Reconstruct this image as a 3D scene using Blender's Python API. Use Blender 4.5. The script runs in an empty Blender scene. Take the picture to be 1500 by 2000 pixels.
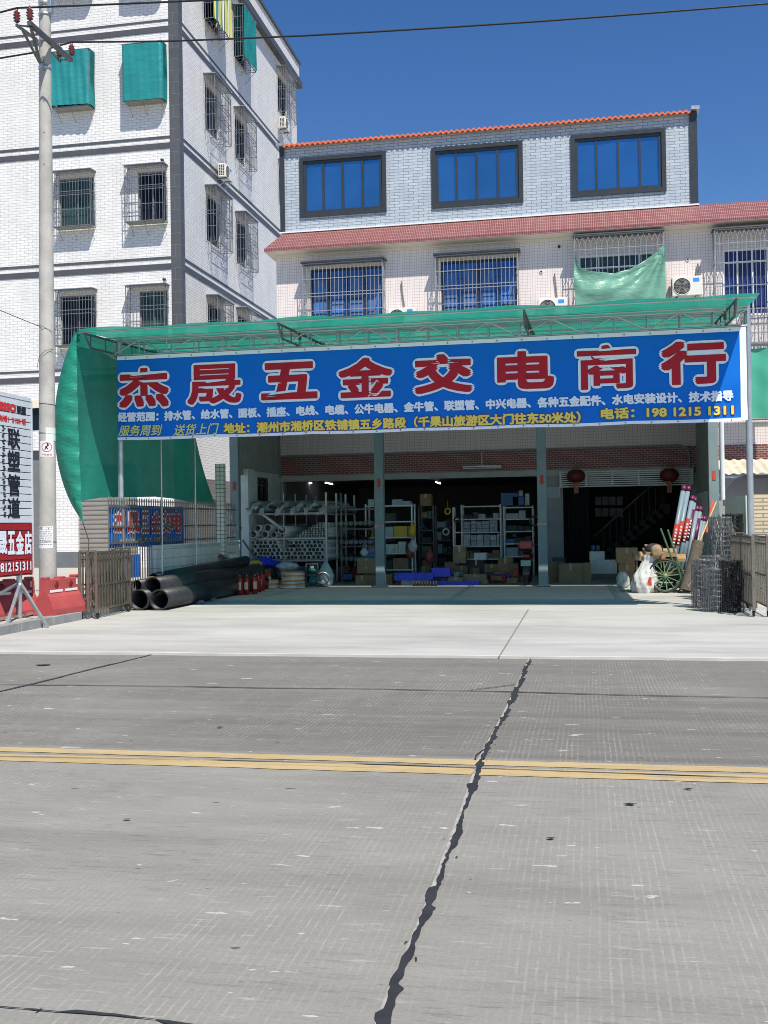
import bpy, math, random
from mathutils import Vector, Matrix
random.seed(7)
S = bpy.context.scene
COL = S.collection

# ------------------------------------------------------------------ camera, sky, sun, exposure
F, YAW, PITCH, ROLL, H = 2070.7, 0.189405, 0.0110696, 0.0148377, 1.6     # focal length in pixels of the 1500x2000 photo
_cy, _sy, _cp, _sp, _cr, _sr = math.cos(YAW), math.sin(YAW), math.cos(PITCH), math.sin(PITCH), math.cos(ROLL), math.sin(ROLL)
FWD = Vector((-_sy*_cp, _cy*_cp, _sp)); _R = Vector((_cy, _sy, 0)); _D = FWD.cross(_R)
RIGHT = _cr*_R + _sr*_D; DOWN = -_sr*_R + _cr*_D
CAM = Vector((0, 0, H))
cd = bpy.data.cameras.new('camera'); cam = bpy.data.objects.new('camera', cd); COL.objects.link(cam)
cd.sensor_fit = 'VERTICAL'; cd.sensor_height = 36; cd.lens = 36*F/2000
cd.clip_start = .1; cd.clip_end = 3000
M = Matrix.Identity(4)
for i in range(3):
    M[i][0] = RIGHT[i]; M[i][1] = -DOWN[i]; M[i][2] = -FWD[i]; M[i][3] = CAM[i]
cam.matrix_world = M
S.camera = cam
KX, KY = .36, .52                         # shadow drift per metre of height: towards -x and +y
SUN_ELEV = math.atan(1/math.hypot(KX, KY))
W = bpy.data.worlds.new('World'); S.world = W; W.use_nodes = True
wn = W.node_tree.nodes; bg = wn['Background']
sk = wn.new('ShaderNodeTexSky'); sk.sky_type = 'NISHITA'; sk.sun_disc = False
sk.sun_elevation = SUN_ELEV; sk.sun_rotation = math.atan2(KX, -KY)
sk.altitude = 300; sk.air_density = 1.0; sk.dust_density = .15; sk.ozone_density = 3.0
hs = wn.new('ShaderNodeHueSaturation'); hs.inputs['Saturation'].default_value = 1.27; hs.inputs['Hue'].default_value = .509
W.node_tree.links.new(sk.outputs[0], hs.inputs['Color'])
W.node_tree.links.new(hs.outputs[0], bg.inputs['Color']); bg.inputs['Strength'].default_value = .096
sl = bpy.data.lights.new('sun', 'SUN'); sl.energy = 5.0; sl.angle = math.radians(.5); sl.color = (1, .94, .835)
sun = bpy.data.objects.new('sun', sl); COL.objects.link(sun)
sun.rotation_euler = Vector((KX, -KY, 1)).to_track_quat('Z', 'Y').to_euler(); sun.location = (20, -30, 60)
S.view_settings.view_transform = 'Standard'; S.view_settings.look = 'None'
S.view_settings.exposure = .34; S.view_settings.gamma = 1
S.cycles.filter_width = .95

# ------------------------------------------------------------------ surveying helpers: photo pixel + known plane -> world point
def ray(x, y): return (x-750)/F*RIGHT + (y-1000)/F*DOWN + FWD
def aY(x, y, Y): v = ray(x, y); return CAM + v*(Y/v.y)
def aZ(x, y, Z=0): v = ray(x, y); return CAM + v*((Z-H)/v.z)
def aX(x, y, X): v = ray(x, y); return CAM + v*(X/v.x)

# ------------------------------------------------------------------ mesh helpers
class MB:
    def __init__(s): s.v = []; s.f = []; s.m = []; s.s = []
    def add(s, vs, fs, mi=0, sm=False):
        o = len(s.v); s.v += [tuple(v) for v in vs]
        for f in fs: s.f.append([i+o for i in f]); s.m.append(mi); s.s.append(sm)
        return s
    def box(s, x0, x1, y0, y1, z0, z1, mi=0):
        return s.add([(x0,y0,z0),(x1,y0,z0),(x1,y1,z0),(x0,y1,z0),(x0,y0,z1),(x1,y0,z1),(x1,y1,z1),(x0,y1,z1)],
              [(0,3,2,1),(4,5,6,7),(0,1,5,4),(1,2,6,5),(2,3,7,6),(3,0,4,7)], mi)
    def bbox(s, x0, x1, y0, y1, z0, z1, b=.01, mi=0):      # box with chamfered edges
        vs = []
        for X, Xi in ((x0, x0+b), (x1, x1-b)):
            for Y, Yi in ((y0, y0+b), (y1, y1-b)):
                for Z, Zi in ((z0, z0+b), (z1, z1-b)):
                    vs += [(X,Yi,Zi),(Xi,Y,Zi),(Xi,Yi,Z)]
        def c(i,j,k): return 3*(4*i+2*j+k)
        fs = []
        for i in (0,1):
            q = [c(i,0,0), c(i,1,0), c(i,1,1), c(i,0,1)]; fs.append(q if i else q[::-1])
            q = [c(0,i,0)+1, c(0,i,1)+1, c(1,i,1)+1, c(1,i,0)+1]; fs.append(q if i else q[::-1])
            q = [c(0,0,i)+2, c(1,0,i)+2, c(1,1,i)+2, c(0,1,i)+2]; fs.append(q if i else q[::-1])
        for i in (0,1):
            for j in (0,1):
                fs.append([c(i,j,0), c(i,j,1), c(i,j,1)+1, c(i,j,0)+1])
                fs.append([c(i,0,j), c(i,1,j), c(i,1,j)+2, c(i,0,j)+2])
                fs.append([c(0,i,j)+1, c(1,i,j)+1, c(1,i,j)+2, c(0,i,j)+2])
                for k in (0,1): fs.append([c(i,j,k), c(i,j,k)+1, c(i,j,k)+2])
        return s.add(vs, fs, mi)
    def bar(s, p, q, w, h=None, mi=0, up=None):
        p = Vector(p); q = Vector(q); h = h or w; d = (q-p).normalized()
        u = Vector(up) if up else (Vector((0,0,1)) if abs(d.z) < .9 else Vector((0,1,0)))
        a = d.cross(u).normalized(); b = a.cross(d).normalized()
        vs = [e + a*(w/2*i) + b*(h/2*j) for e in (p, q) for i, j in ((-1,-1),(1,-1),(1,1),(-1,1))]
        return s.add(vs, [(0,3,2,1),(4,5,6,7),(0,1,5,4),(1,2,6,5),(2,3,7,6),(3,0,4,7)], mi)
    def tube(s, pts, r, n=8, mi=0, caps=True, sm=True):
        pts = [Vector(p) for p in pts]; rs = r if isinstance(r, (list, tuple)) else [r]*len(pts)
        vs = []; fs = []; a = None
        for i, p in enumerate(pts):
            d = (pts[min(i+1, len(pts)-1)] - pts[max(i-1, 0)]).normalized()
            if a is None:
                u = Vector((0,0,1)) if abs(d.z) < .9 else Vector((0,1,0))
                a = d.cross(u).normalized()
            else: a = (a - d*a.dot(d)).normalized()
            b = a.cross(d)
            for k in range(n):
                t = 2*math.pi*k/n; vs.append(p + (a*math.cos(t) + b*math.sin(t))*rs[i])
        for i in range(len(pts)-1):
            for k in range(n):
                k2 = (k+1) % n; fs.append((i*n+k, i*n+k2, (i+1)*n+k2, (i+1)*n+k))
        s.add(vs, fs, mi, sm)
        if caps:
            s.add(vs[:n], [tuple(range(n))[::-1]], mi); s.add(vs[-n:], [tuple(range(n))], mi)
        return s
    def pipe(s, p, q, ro, ri, n=16, mi=0, mi_in=None):      # hollow pipe
        p = Vector(p); q = Vector(q); d = (q-p).normalized()
        u = Vector((0,0,1)) if abs(d.z) < .9 else Vector((0,1,0)); a = d.cross(u).normalized(); b = a.cross(d)
        R4 = [(p, ro), (q, ro), (q, ri), (p, ri)]
        vs = [c + (a*math.cos(2*math.pi*k/n) + b*math.sin(2*math.pi*k/n))*r for c, r in R4 for k in range(n)]
        for j in range(4):
            fs = [(j*n+k, j*n+(k+1)%n, ((j+1)%4)*n+(k+1)%n, ((j+1)%4)*n+k) for k in range(n)]
            s.add(vs, fs, (mi if mi_in is None or j != 2 else mi_in), j in (0,2)) if j == 0 else s._more(vs, fs, mi if mi_in is None or j != 2 else mi_in, j == 2)
        return s
    def _more(s, vs, fs, mi, sm):
        o = len(s.v) - len(vs)
        for f in fs: s.f.append([i+o for i in f]); s.m.append(mi); s.s.append(sm)
    def lathe(s, c, prof, n=16, mi=0, axis=(0,0,1), sm=True):
        c = Vector(c); d = Vector(axis).normalized(); u = Vector((0,0,1)) if abs(d.z) < .9 else Vector((0,1,0))
        a = d.cross(u).normalized(); b = a.cross(d)
        vs = [c + d*h + (a*math.cos(2*math.pi*k/n) + b*math.sin(2*math.pi*k/n))*max(r, 1e-4) for r, h in prof for k in range(n)]
        fs = [(j*n+k, j*n+(k+1)%n, (j+1)*n+(k+1)%n, (j+1)*n+k) for j in range(len(prof)-1) for k in range(n)]
        return s.add(vs, fs, mi, sm)
    def grid(s, fn, nu, nv, mi=0, sm=True):
        vs = [fn(i/nu, j/nv) for j in range(nv+1) for i in range(nu+1)]
        fs = [(j*(nu+1)+i, j*(nu+1)+i+1, (j+1)*(nu+1)+i+1, (j+1)*(nu+1)+i) for j in range(nv) for i in range(nu)]
        return s.add(vs, fs, mi, sm)
    def slab(s, fn, nu, nv, th, mi=0, sm=True):             # a grid with a back face th behind it
        s.grid(fn, nu, nv, mi, sm)
        t = Vector(th); s.grid(lambda u, v: Vector(fn(u, v)) + t, nu, nv, mi, sm)
        P = [(i/nu, 0) for i in range(nu+1)] + [(1, j/nv) for j in range(1, nv+1)] + [(1-i/nu, 1) for i in range(1, nu+1)] + [(0, 1-j/nv) for j in range(1, nv+1)]
        vs = []
        for u, v in P: a = Vector(fn(u, v)); vs += [a, a+t]
        return s.add(vs, [(2*i, 2*i+2, 2*i+3, 2*i+1) for i in range(len(P)-1)], mi)
    def torus(s, c, R, r, axis=(0,0,1), n=24, m=8, mi=0, a0=0, a1=2*math.pi):
        d = Vector(axis).normalized(); u = Vector((0,0,1)) if abs(d.z) < .9 else Vector((0,1,0)); a = d.cross(u).normalized(); b = a.cross(d)
        c = Vector(c); full = abs(a1-a0) > 6.28
        k = n if full else n+1; vs = []
        for i in range(k):
            t = a0+(a1-a0)*i/n; e = a*math.cos(t)+b*math.sin(t)
            for j in range(m):
                p = 2*math.pi*j/m; vs.append(c + e*(R+r*math.cos(p)) + d*(r*math.sin(p)))
        fs = [(i*m+j, i*m+(j+1)%m, ((i+1)%k)*m+(j+1)%m, ((i+1)%k)*m+j) for i in range(n) for j in range(m)]
        return s.add(vs, fs, mi, True)

def root_of(o):
    while o.parent: o = o.parent
    return o
def build(name, mb, mats, parent=None, origin=None):
    me = bpy.data.meshes.new(name)
    o0 = Vector(origin) if origin is not None else (root_of(parent).location if parent else Vector((0,0,0)))
    me.from_pydata([tuple(Vector(v)-o0) for v in mb.v], [], mb.f)
    for m in (mats if isinstance(mats, (list, tuple)) else [mats]): me.materials.append(m)
    me.polygons.foreach_set('material_index', mb.m); me.polygons.foreach_set('use_smooth', mb.s); me.update()
    o = bpy.data.objects.new(name, me); COL.objects.link(o)
    if parent: o.parent = parent
    else: o.location = o0
    return o
def tag(o, label, cat, group=None):
    o['label'] = label; o['category'] = cat; o['kind'] = 'thing'
    if group: o['group'] = group
    return o
def thing(name, label, cat, loc=(0,0,0), group=None):
    o = bpy.data.objects.new(name, None); COL.objects.link(o); o.location = loc; o.empty_display_size = .2
    return tag(o, label, cat, group)
def part(name, mb, mats, parent, label=None):
    o = build(name, mb, mats, parent)
    if label: o['label'] = label
    return o
def single(name, mb, mats, label, cat, loc, group=None):
    return tag(build(name, mb, mats, None, loc), label, cat, group)
def struct(name, mb, mats, loc=(0,0,0)):
    o = build(name, mb, mats, None, loc); o['kind'] = 'structure'; return o
def dup(o, loc, rz=None, label=None, group=None, par=None):
    c = o.copy(); COL.objects.link(c)
    if par is None:
        c.location = loc
        if rz is not None: c.rotation_euler = (0, 0, rz)
        if label: c['label'] = label
        if group: c['group'] = group
    else: c.parent = par
    for ch in list(o.children): dup(ch, None, par=c)
    return c

GLY = {}
def glyphs(mb, body, fn, u0, u1, z0, z1, off=0., mi=0, shear=0., hard=0.):
    """writing: the built-in font's outlines, fitted to the rectangle u0..u1, z0..z1; fn(u, z, e) gives the world point, e a
    hair's breadth towards the viewer; off thickens the strokes (in world units) by overlaying slightly shifted copies"""
    if (body, shear) not in GLY:
        c = bpy.data.curves.new('writing', 'FONT'); c.body = body; c.size = 1; c.shear = shear; c.resolution_u = 3
        o = bpy.data.objects.new('writing', c); COL.objects.link(o)
        bpy.context.view_layer.update()
        me = bpy.data.meshes.new_from_object(o.evaluated_get(bpy.context.evaluated_depsgraph_get()))
        GLY[(body, shear)] = ([(v.co.x, v.co.y) for v in me.vertices], [tuple(f.vertices) for f in me.polygons])
        bpy.data.objects.remove(o); bpy.data.curves.remove(c); bpy.data.meshes.remove(me)
    V, P = GLY[(body, shear)]
    if not V: return
    a, b, p, q = min(v[0] for v in V), max(v[0] for v in V), min(v[1] for v in V), max(v[1] for v in V)
    ku, kz = (u1-u0-2*off)/(b-a), (z1-z0-2*off)/(q-p)
    sh = [(0., 0.)]
    if off:
        n = 16 if len(body) < 3 else 8
        if hard: sh += [(off*i, off*j) for i in (-1, 0, 1) for j in (-1, 0, 1) if i or j]
        else: sh += [(off*math.cos(2*math.pi*k/n), off*math.sin(2*math.pi*k/n)) for k in range(n)]
        if off > .05: sh += [(off*.5*math.cos(2*math.pi*k/8), off*.5*math.sin(2*math.pi*k/8)) for k in range(8)]
    for i, (dx, dz) in enumerate(sh):
        mb.add([fn(u0+off+(x-a)*ku+dx, z0+off+(y-p)*kz+dz, .00012*i) for x, y in V], P, mi)

# ------------------------------------------------------------------ materials
class NT:
    def __init__(s, name):
        s.m = bpy.data.materials.new(name); s.m.use_nodes = True; s.t = s.m.node_tree; s.n = s.t.nodes; s.l = s.t.links
        s.b = s.n['Principled BSDF']; s.pos = s.n.new('ShaderNodeNewGeometry')
    def set(s, k, v):
        if hasattr(v, 'is_output') or isinstance(v, bpy.types.NodeSocket): s.l.new(v, s.b.inputs[k])
        else: s.b.inputs[k].default_value = v
    def node(s, t, **k):
        n = s.n.new(t)
        for a, b in k.items(): setattr(n, a, b)
        return n
    def put(s, sock, v):
        if isinstance(v, bpy.types.NodeSocket): s.l.new(v, sock)
        else: sock.default_value = v
    def math(s, op, a, b=0., c=None, clamp=False):
        n = s.node('ShaderNodeMath', operation=op, use_clamp=clamp); s.put(n.inputs[0], a); s.put(n.inputs[1], b)
        if c is not None: s.put(n.inputs[2], c)
        return n.outputs[0]
    def sep(s, v=None):
        n = s.node('ShaderNodeSeparateXYZ'); s.l.new(v or s.pos.outputs['Position'], n.inputs[0]); return n.outputs
    def comb(s, x, y, z=0.):
        n = s.node('ShaderNodeCombineXYZ')
        for i, a in enumerate((x, y, z)): s.put(n.inputs[i], a)
        return n.outputs[0]
    def noise(s, scale=5., detail=4., vec=None, rough=.55):
        n = s.node('ShaderNodeTexNoise'); n.inputs['Scale'].default_value = scale; n.inputs['Detail'].default_value = detail
        n.inputs['Roughness'].default_value = rough; s.l.new(vec or s.pos.outputs['Position'], n.inputs['Vector']); return n.outputs['Fac']
    def stretch(s, x, y, z):
        n = s.node('ShaderNodeVectorMath', operation='MULTIPLY'); s.l.new(s.pos.outputs['Position'], n.inputs[0]); n.inputs[1].default_value = (x, y, z); return n.outputs[0]
    def ramp(s, f, a, b, lo=0., hi=1.):
        n = s.node('ShaderNodeMapRange'); n.clamp = True; s.l.new(f, n.inputs[0])
        for i, v in enumerate((a, b, lo, hi)): n.inputs[i+1].default_value = v
        return n.outputs[0]
    def mix(s, f, a, b, mode='MIX'):
        n = s.node('ShaderNodeMix', data_type='RGBA', blend_type=mode)
        s.put(n.inputs[0], f)
        for k, v in ((6, a), (7, b)):
            if isinstance(v, bpy.types.NodeSocket): s.l.new(v, n.inputs[k])
            else: n.inputs[k].default_value = (*v[:3], 1)
        return n.outputs[2]
    def bump(s, h, strength=.3, dist=.01):
        n = s.node('ShaderNodeBump'); n.inputs['Strength'].default_value = strength; n.inputs['Distance'].default_value = dist
        s.l.new(h, n.inputs['Height']); s.l.new(n.outputs[0], s.b.inputs['Normal'])
    def uz(s):                                              # wall coordinates: along the wall, and height
        P = s.sep(); N = s.sep(s.pos.outputs['True Normal'])
        g = s.math('GREATER_THAN', s.math('ABSOLUTE', N[0]), .7)
        return s.math('ADD', s.math('MULTIPLY', P[1], g), s.math('MULTIPLY', P[0], s.math('SUBTRACT', 1., g))), P[2]

def mat(name, col, rough=.6, metal=0., var=.12, vs=2.5, bump=0., bs=60., spec=.5, fine=.0):
    t = NT(name); c = Vector(col[:3])
    f = t.ramp(t.noise(vs, 5.), .3, .7)
    cc = t.mix(f, c*(1-var), c*(1+var*.6))
    if fine: cc = t.mix(t.ramp(t.noise(bs, 3.), .35, .75, 0, fine), cc, c*.45)
    t.set('Base Color', cc); t.set('Metallic', metal); t.set('Specular IOR Level', spec)
    t.set('Roughness', t.ramp(t.noise(vs*3, 3.), .2, .8, max(0, rough-.08), min(1, rough+.1)))
    if bump: t.bump(t.noise(bs, 3.), bump, .004)
    return t.m

def brick(name, c1, c2, mortar, bw, rh, ms, off=.5, rough=.45, var=.08, bump=.25, stain=0., freq=2):
    t = NT(name); u, z = t.uz()
    n = t.node('ShaderNodeTexBrick'); n.offset = off; n.offset_frequency = freq
    for k, v in (('Scale', 1.), ('Mortar Size', ms), ('Mortar Smooth', .12), ('Bias', 0.), ('Brick Width', bw), ('Row Height', rh)): n.inputs[k].default_value = v
    for k, v in (('Color1', c1), ('Color2', c2), ('Mortar', mortar)): n.inputs[k].default_value = (*v, 1)
    t.l.new(t.comb(u, z), n.inputs['Vector'])
    c = t.mix(t.ramp(t.noise(1.1, 5.), .3, .7, 0, var), n.outputs['Color'], Vector(mortar)*.8)
    if stain: c = t.mix(t.ramp(t.noise(1., 6., t.stretch(3, 3, .25), .65), .5, .8, 0, stain), c, (.16, .14, .12))
    t.set('Base Color', c); t.set('Roughness', rough)
    h = t.math('SUBTRACT', 1., n.outputs['Fac']); t.bump(h, bump, .006)
    return t.m

def cloth(name, col, trans=.45, see=.06, var=.15, wr=.0):
    t = NT(name); t.n.remove(t.b); out = t.n['Material Output']; c = Vector(col)
    f = t.ramp(t.noise(1.3, 5.), .3, .7); cc = t.mix(f, c*(1-var), c*(1+var*.7))
    weave = t.noise(9., 3., t.stretch(2, 2, 14)); cc = t.mix(t.ramp(weave, .3, .8, 0, .22), cc, c*.6)
    d = t.node('ShaderNodeBsdfDiffuse'); tr = t.node('ShaderNodeBsdfTranslucent'); tp = t.node('ShaderNodeBsdfTransparent'); gl = t.node('ShaderNodeBsdfGlossy')
    for n in (d, tr): t.l.new(cc, n.inputs['Color'])
    gl.inputs['Roughness'].default_value = .38; gl.inputs['Color'].default_value = (.8, .9, .85, 1)
    if wr:
        b = t.node('ShaderNodeBump'); b.inputs['Strength'].default_value = wr; b.inputs['Distance'].default_value = .05
        t.l.new(t.noise(2.2, 4., t.stretch(1, 1, 2.2)), b.inputs['Height'])
        for n in (d, tr, gl): t.l.new(b.outputs[0], n.inputs['Normal'])
    m1 = t.node('ShaderNodeMixShader'); m1.inputs[0].default_value = trans; t.l.new(d.outputs[0], m1.inputs[1]); t.l.new(tr.outputs[0], m1.inputs[2])
    mg = t.node('ShaderNodeMixShader'); mg.inputs[0].default_value = .05; t.l.new(m1.outputs[0], mg.inputs[1]); t.l.new(gl.outputs[0], mg.inputs[2])
    m2 = t.node('ShaderNodeMixShader'); m2.inputs[0].default_value = see; t.l.new(mg.outputs[0], m2.inputs[1]); t.l.new(tp.outputs[0], m2.inputs[2])
    t.l.new(m2.outputs[0], out.inputs['Surface'])
    return t.m

def emit(name, col, st):
    t = NT(name); t.set('Base Color', (*col, 1)); t.set('Emission Color', (*col, 1)); t.set('Emission Strength', st); return t.m

def glass(name, col, metal=.0, rough=.04, spec=.5):
    t = NT(name); c = Vector(col); t.set('Base Color', t.mix(t.ramp(t.noise(.6, 2.), .3, .7), c*.85, c*1.1)); t.set('Metallic', metal); t.set('Roughness', rough)
    t.set('Specular IOR Level', spec); t.bump(t.noise(.8, 1.), .03, .02); return t.m

WHITE_TILE = brick('white_wall_tile', (.82,.815,.80), (.74,.74,.735), (.46,.455,.45), .32, .1, .008, var=.14, stain=.2)
GREY_TILE = brick('grey_brick_tile', (.50,.555,.62), (.40,.455,.53), (.21,.235,.27), .28, .0845, .009, var=.16)
SMALL_TILE = brick('small_square_tile', (.80,.72,.70), (.76,.685,.67), (.47,.39,.37), .07, .085, .0045, off=0., var=.12, stain=.1)
RED_TILE = brick('red_eave_tile', (.195,.048,.047), (.15,.038,.039), (.40,.265,.25), .05, .11, .0045, off=0., var=.15, rough=.3)
FASCIA_BRICK = brick('red_fascia_brick', (.22,.045,.035), (.165,.03,.024), (.42,.33,.3), .15, .06, .007, var=.1)
PALE_TILE = brick('pale_fence_tile', (.68,.71,.68), (.62,.66,.63), (.3,.33,.32), .4, .19, .006, off=0., var=.1)
GRID_TILE = brick('grid_pillar_tile', (.66,.7,.67), (.62,.66,.64), (.16,.2,.2), .1, .1, .009, off=0.)
CREAM_TILE = brick('cream_ribbed_tile', (.66,.57,.4), (.58,.49,.34), (.3,.25,.17), .35, .07, .012, bump=.8, var=.2)
BROWN_CLAD = brick('brown_cladding', (.2,.165,.15), (.17,.14,.125), (.07,.055,.05), .5, .12, .008)
DARK_BAND = brick('dark_band_tile', (.075,.08,.09), (.085,.09,.1), (.05,.052,.06), .6, .3, .004, var=.2)
QUOIN = brick('dark_corner_tile', (.085,.09,.1), (.07,.075,.085), (.18,.18,.19), .6, .42, .006, var=.2)
WHITE_PAINT = mat('white_paint', (.75,.76,.76), .5, var=.08)
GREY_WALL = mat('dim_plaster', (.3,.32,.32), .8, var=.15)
PLASTER = mat('pale_plaster', (.6,.66,.64), .75, var=.1)
SOFFIT = mat('cream_soffit', (.72,.64,.55), .6, var=.06)
CHARCOAL = mat('charcoal_aluminium', (.035,.04,.045), .35, var=.1)
STEEL = mat('galvanised_steel', (.5,.52,.54), .35, .7, var=.15, vs=6)
STEEL_BAR = mat('grille_steel', (.19,.20,.22), .45, .3, var=.12, vs=5)
WHITE_BAR = mat('pale_grille_paint', (.29,.305,.33), .45, .2, var=.12, vs=5)
STAINLESS = mat('dulled_stainless', (.25,.225,.185), .36, .65, var=.25, vs=8, fine=.25)
COLUMN = mat('grey_green_column_paint', (.2,.27,.28), .5, var=.12, vs=4)
COLUMN_W = mat('pale_downpipe', (.62,.65,.68), .4, var=.06)
RED_PAPER = mat('red_paper', (.5,.06,.04), .7, var=.15, vs=9)
CONCRETE_POLE = mat('pole_concrete', (.44,.43,.40), .85, var=.22, vs=3, bump=.3, bs=50, fine=.18)
DARK_STEEL = mat('dark_angle_steel', (.12,.125,.13), .5, .4, var=.2)
PORCELAIN = mat('brown_porcelain', (.13,.03,.025), .2, var=.2)
BLACK_WIRE = mat('black_cable', (.012,.012,.014), .5, var=.1)
HDPE = mat('black_plastic_pipe', (.028,.03,.033), .32, var=.35, vs=4, bump=.1, bs=90)
HDPE_IN = mat('pipe_bore', (.008,.008,.009), .5)
RED_PLASTIC = mat('red_plastic', (.42,.075,.078), .45, var=.16, vs=3, fine=.12, bs=30)
RED_GLOSS = mat('red_enamel', (.26,.014,.016), .25, var=.1)
BLACK_RUB = mat('black_rubber', (.018,.018,.018), .6)
PVC = mat('white_pvc', (.62,.64,.62), .4, var=.1, vs=4)
WRAP = mat('milky_plastic_wrap', (.5,.56,.54), .35, var=.35, vs=9, bump=.6, bs=14)
CARD = mat('cardboard', (.34,.23,.13), .85, var=.14, vs=4, bump=.15, bs=40)
CARD_D = mat('worn_cardboard', (.3,.2,.115), .85, var=.22, vs=6, bump=.2, bs=30)
TAPE = mat('parcel_tape', (.5,.4,.26), .3, var=.08)
BLUE_PLASTIC = mat('blue_plastic', (.02,.06,.75), .35, var=.1)
YELLOW = mat('yellow_plastic', (.7,.48,.02), .5, var=.15, vs=6)
ORANGE_BAND = mat('ochre_band', (.5,.26,.08), .5, var=.2, vs=7)
COIL = mat('coil_plastic', (.62,.6,.54), .3, var=.18, vs=12, bump=.6, bs=25)
TEAL = mat('teal_enamel', (.02,.16,.17), .35, var=.2)
SACK = mat('white_woven_sack', (.56,.56,.56), .7, var=.25, vs=7, bump=1., bs=22)
BLUE_PRINT = mat('banner_blue', (.001,.145,.60), .55, var=.06, vs=1.2, spec=.18)
RED_PRINT = mat('banner_red', (.42,.02,.034), .6, var=.06, spec=.15)
WHITE_PRINT = mat('banner_white', (.74,.82,.9), .5, var=.03)
YELLOW_PRINT = mat('banner_yellow', (.80,.63,.10), .5, var=.05)
MAROON_PRINT = mat('banner_maroon', (.16,.03,.05), .5, var=.05)
LIME_PRINT = mat('banner_lime', (.62,.66,.2), .5, var=.08)
INK = mat('black_print', (.015,.018,.03), .5, var=.05)
SIGN_WHITE = mat('sign_pale_slat', (.60,.65,.70), .45, var=.06)
SIGN_RED = mat('sign_red_slat', (.34,.015,.025), .45, var=.08)
PURPLE = mat('purple_wrap', (.11,.012,.055), .4, var=.2, vs=12)
LAV = mat('grey_drain_pipe', (.19,.26,.31), .38, var=.1)
CARPET = mat('brown_carpet', (.13,.105,.085), .95, var=.3, vs=20, bump=.8, bs=140)
WOOD = mat('bare_timber', (.36,.23,.11), .8, var=.25, vs=6)
BAMBOO = mat('bamboo', (.45,.33,.16), .5, var=.25, vs=10)
GREEN_PAINT = mat('green_cart_paint', (.06,.14,.075), .5, var=.25, vs=9)
WIRE = mat('galvanised_wire', (.3,.31,.32), .4, .6, var=.3, vs=12)
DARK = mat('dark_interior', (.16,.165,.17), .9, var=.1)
CURT = mat('black_curtain', (.014,.016,.018), .9, var=.1)
MARBLE = mat('white_marble', (.55,.62,.63), .25, var=.15, vs=3)
ROOF_CLAY = mat('orange_roof_tile', (.68,.15,.055), .45, var=.18, vs=3)
AC_W = mat('air_con_white', (.74,.72,.66), .45, var=.06)
DARK_PLASTIC = mat('dark_plastic', (.04,.042,.045), .5)
GLASS_BLUE = glass('blue_reflective_glass', (.085,.27,.47), .85, .03)
GLASS_DARK = glass('dark_window_glass', (.008,.012,.018), 0., .08, .22)
CURT_BLUE = mat('blue_curtain', (.055,.165,.46), .6, var=.3, vs=3)
CURT_NAVY = mat('navy_shutter', (.008,.025,.14), .4, var=.15)
NET_GREEN = cloth('green_shade_net', (.05,.45,.34), .68, .24, .12)
NET_SIDE = cloth('green_side_net', (.035,.36,.28), .45, .10, .15, wr=.35)
NET_TEAL = cloth('teal_shade_net', (.03,.34,.35), .25, .06, .1, wr=.6)
TARP = cloth('pale_green_tarp', (.22,.47,.36), .25, .0, .14, wr=.8)
CORR = mat('corrugated_sheet', (.3,.33,.31), .5, .3, var=.12)
TUBE_LIT = emit('lit_tube', (.9,.95,1.), 14.)

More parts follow.
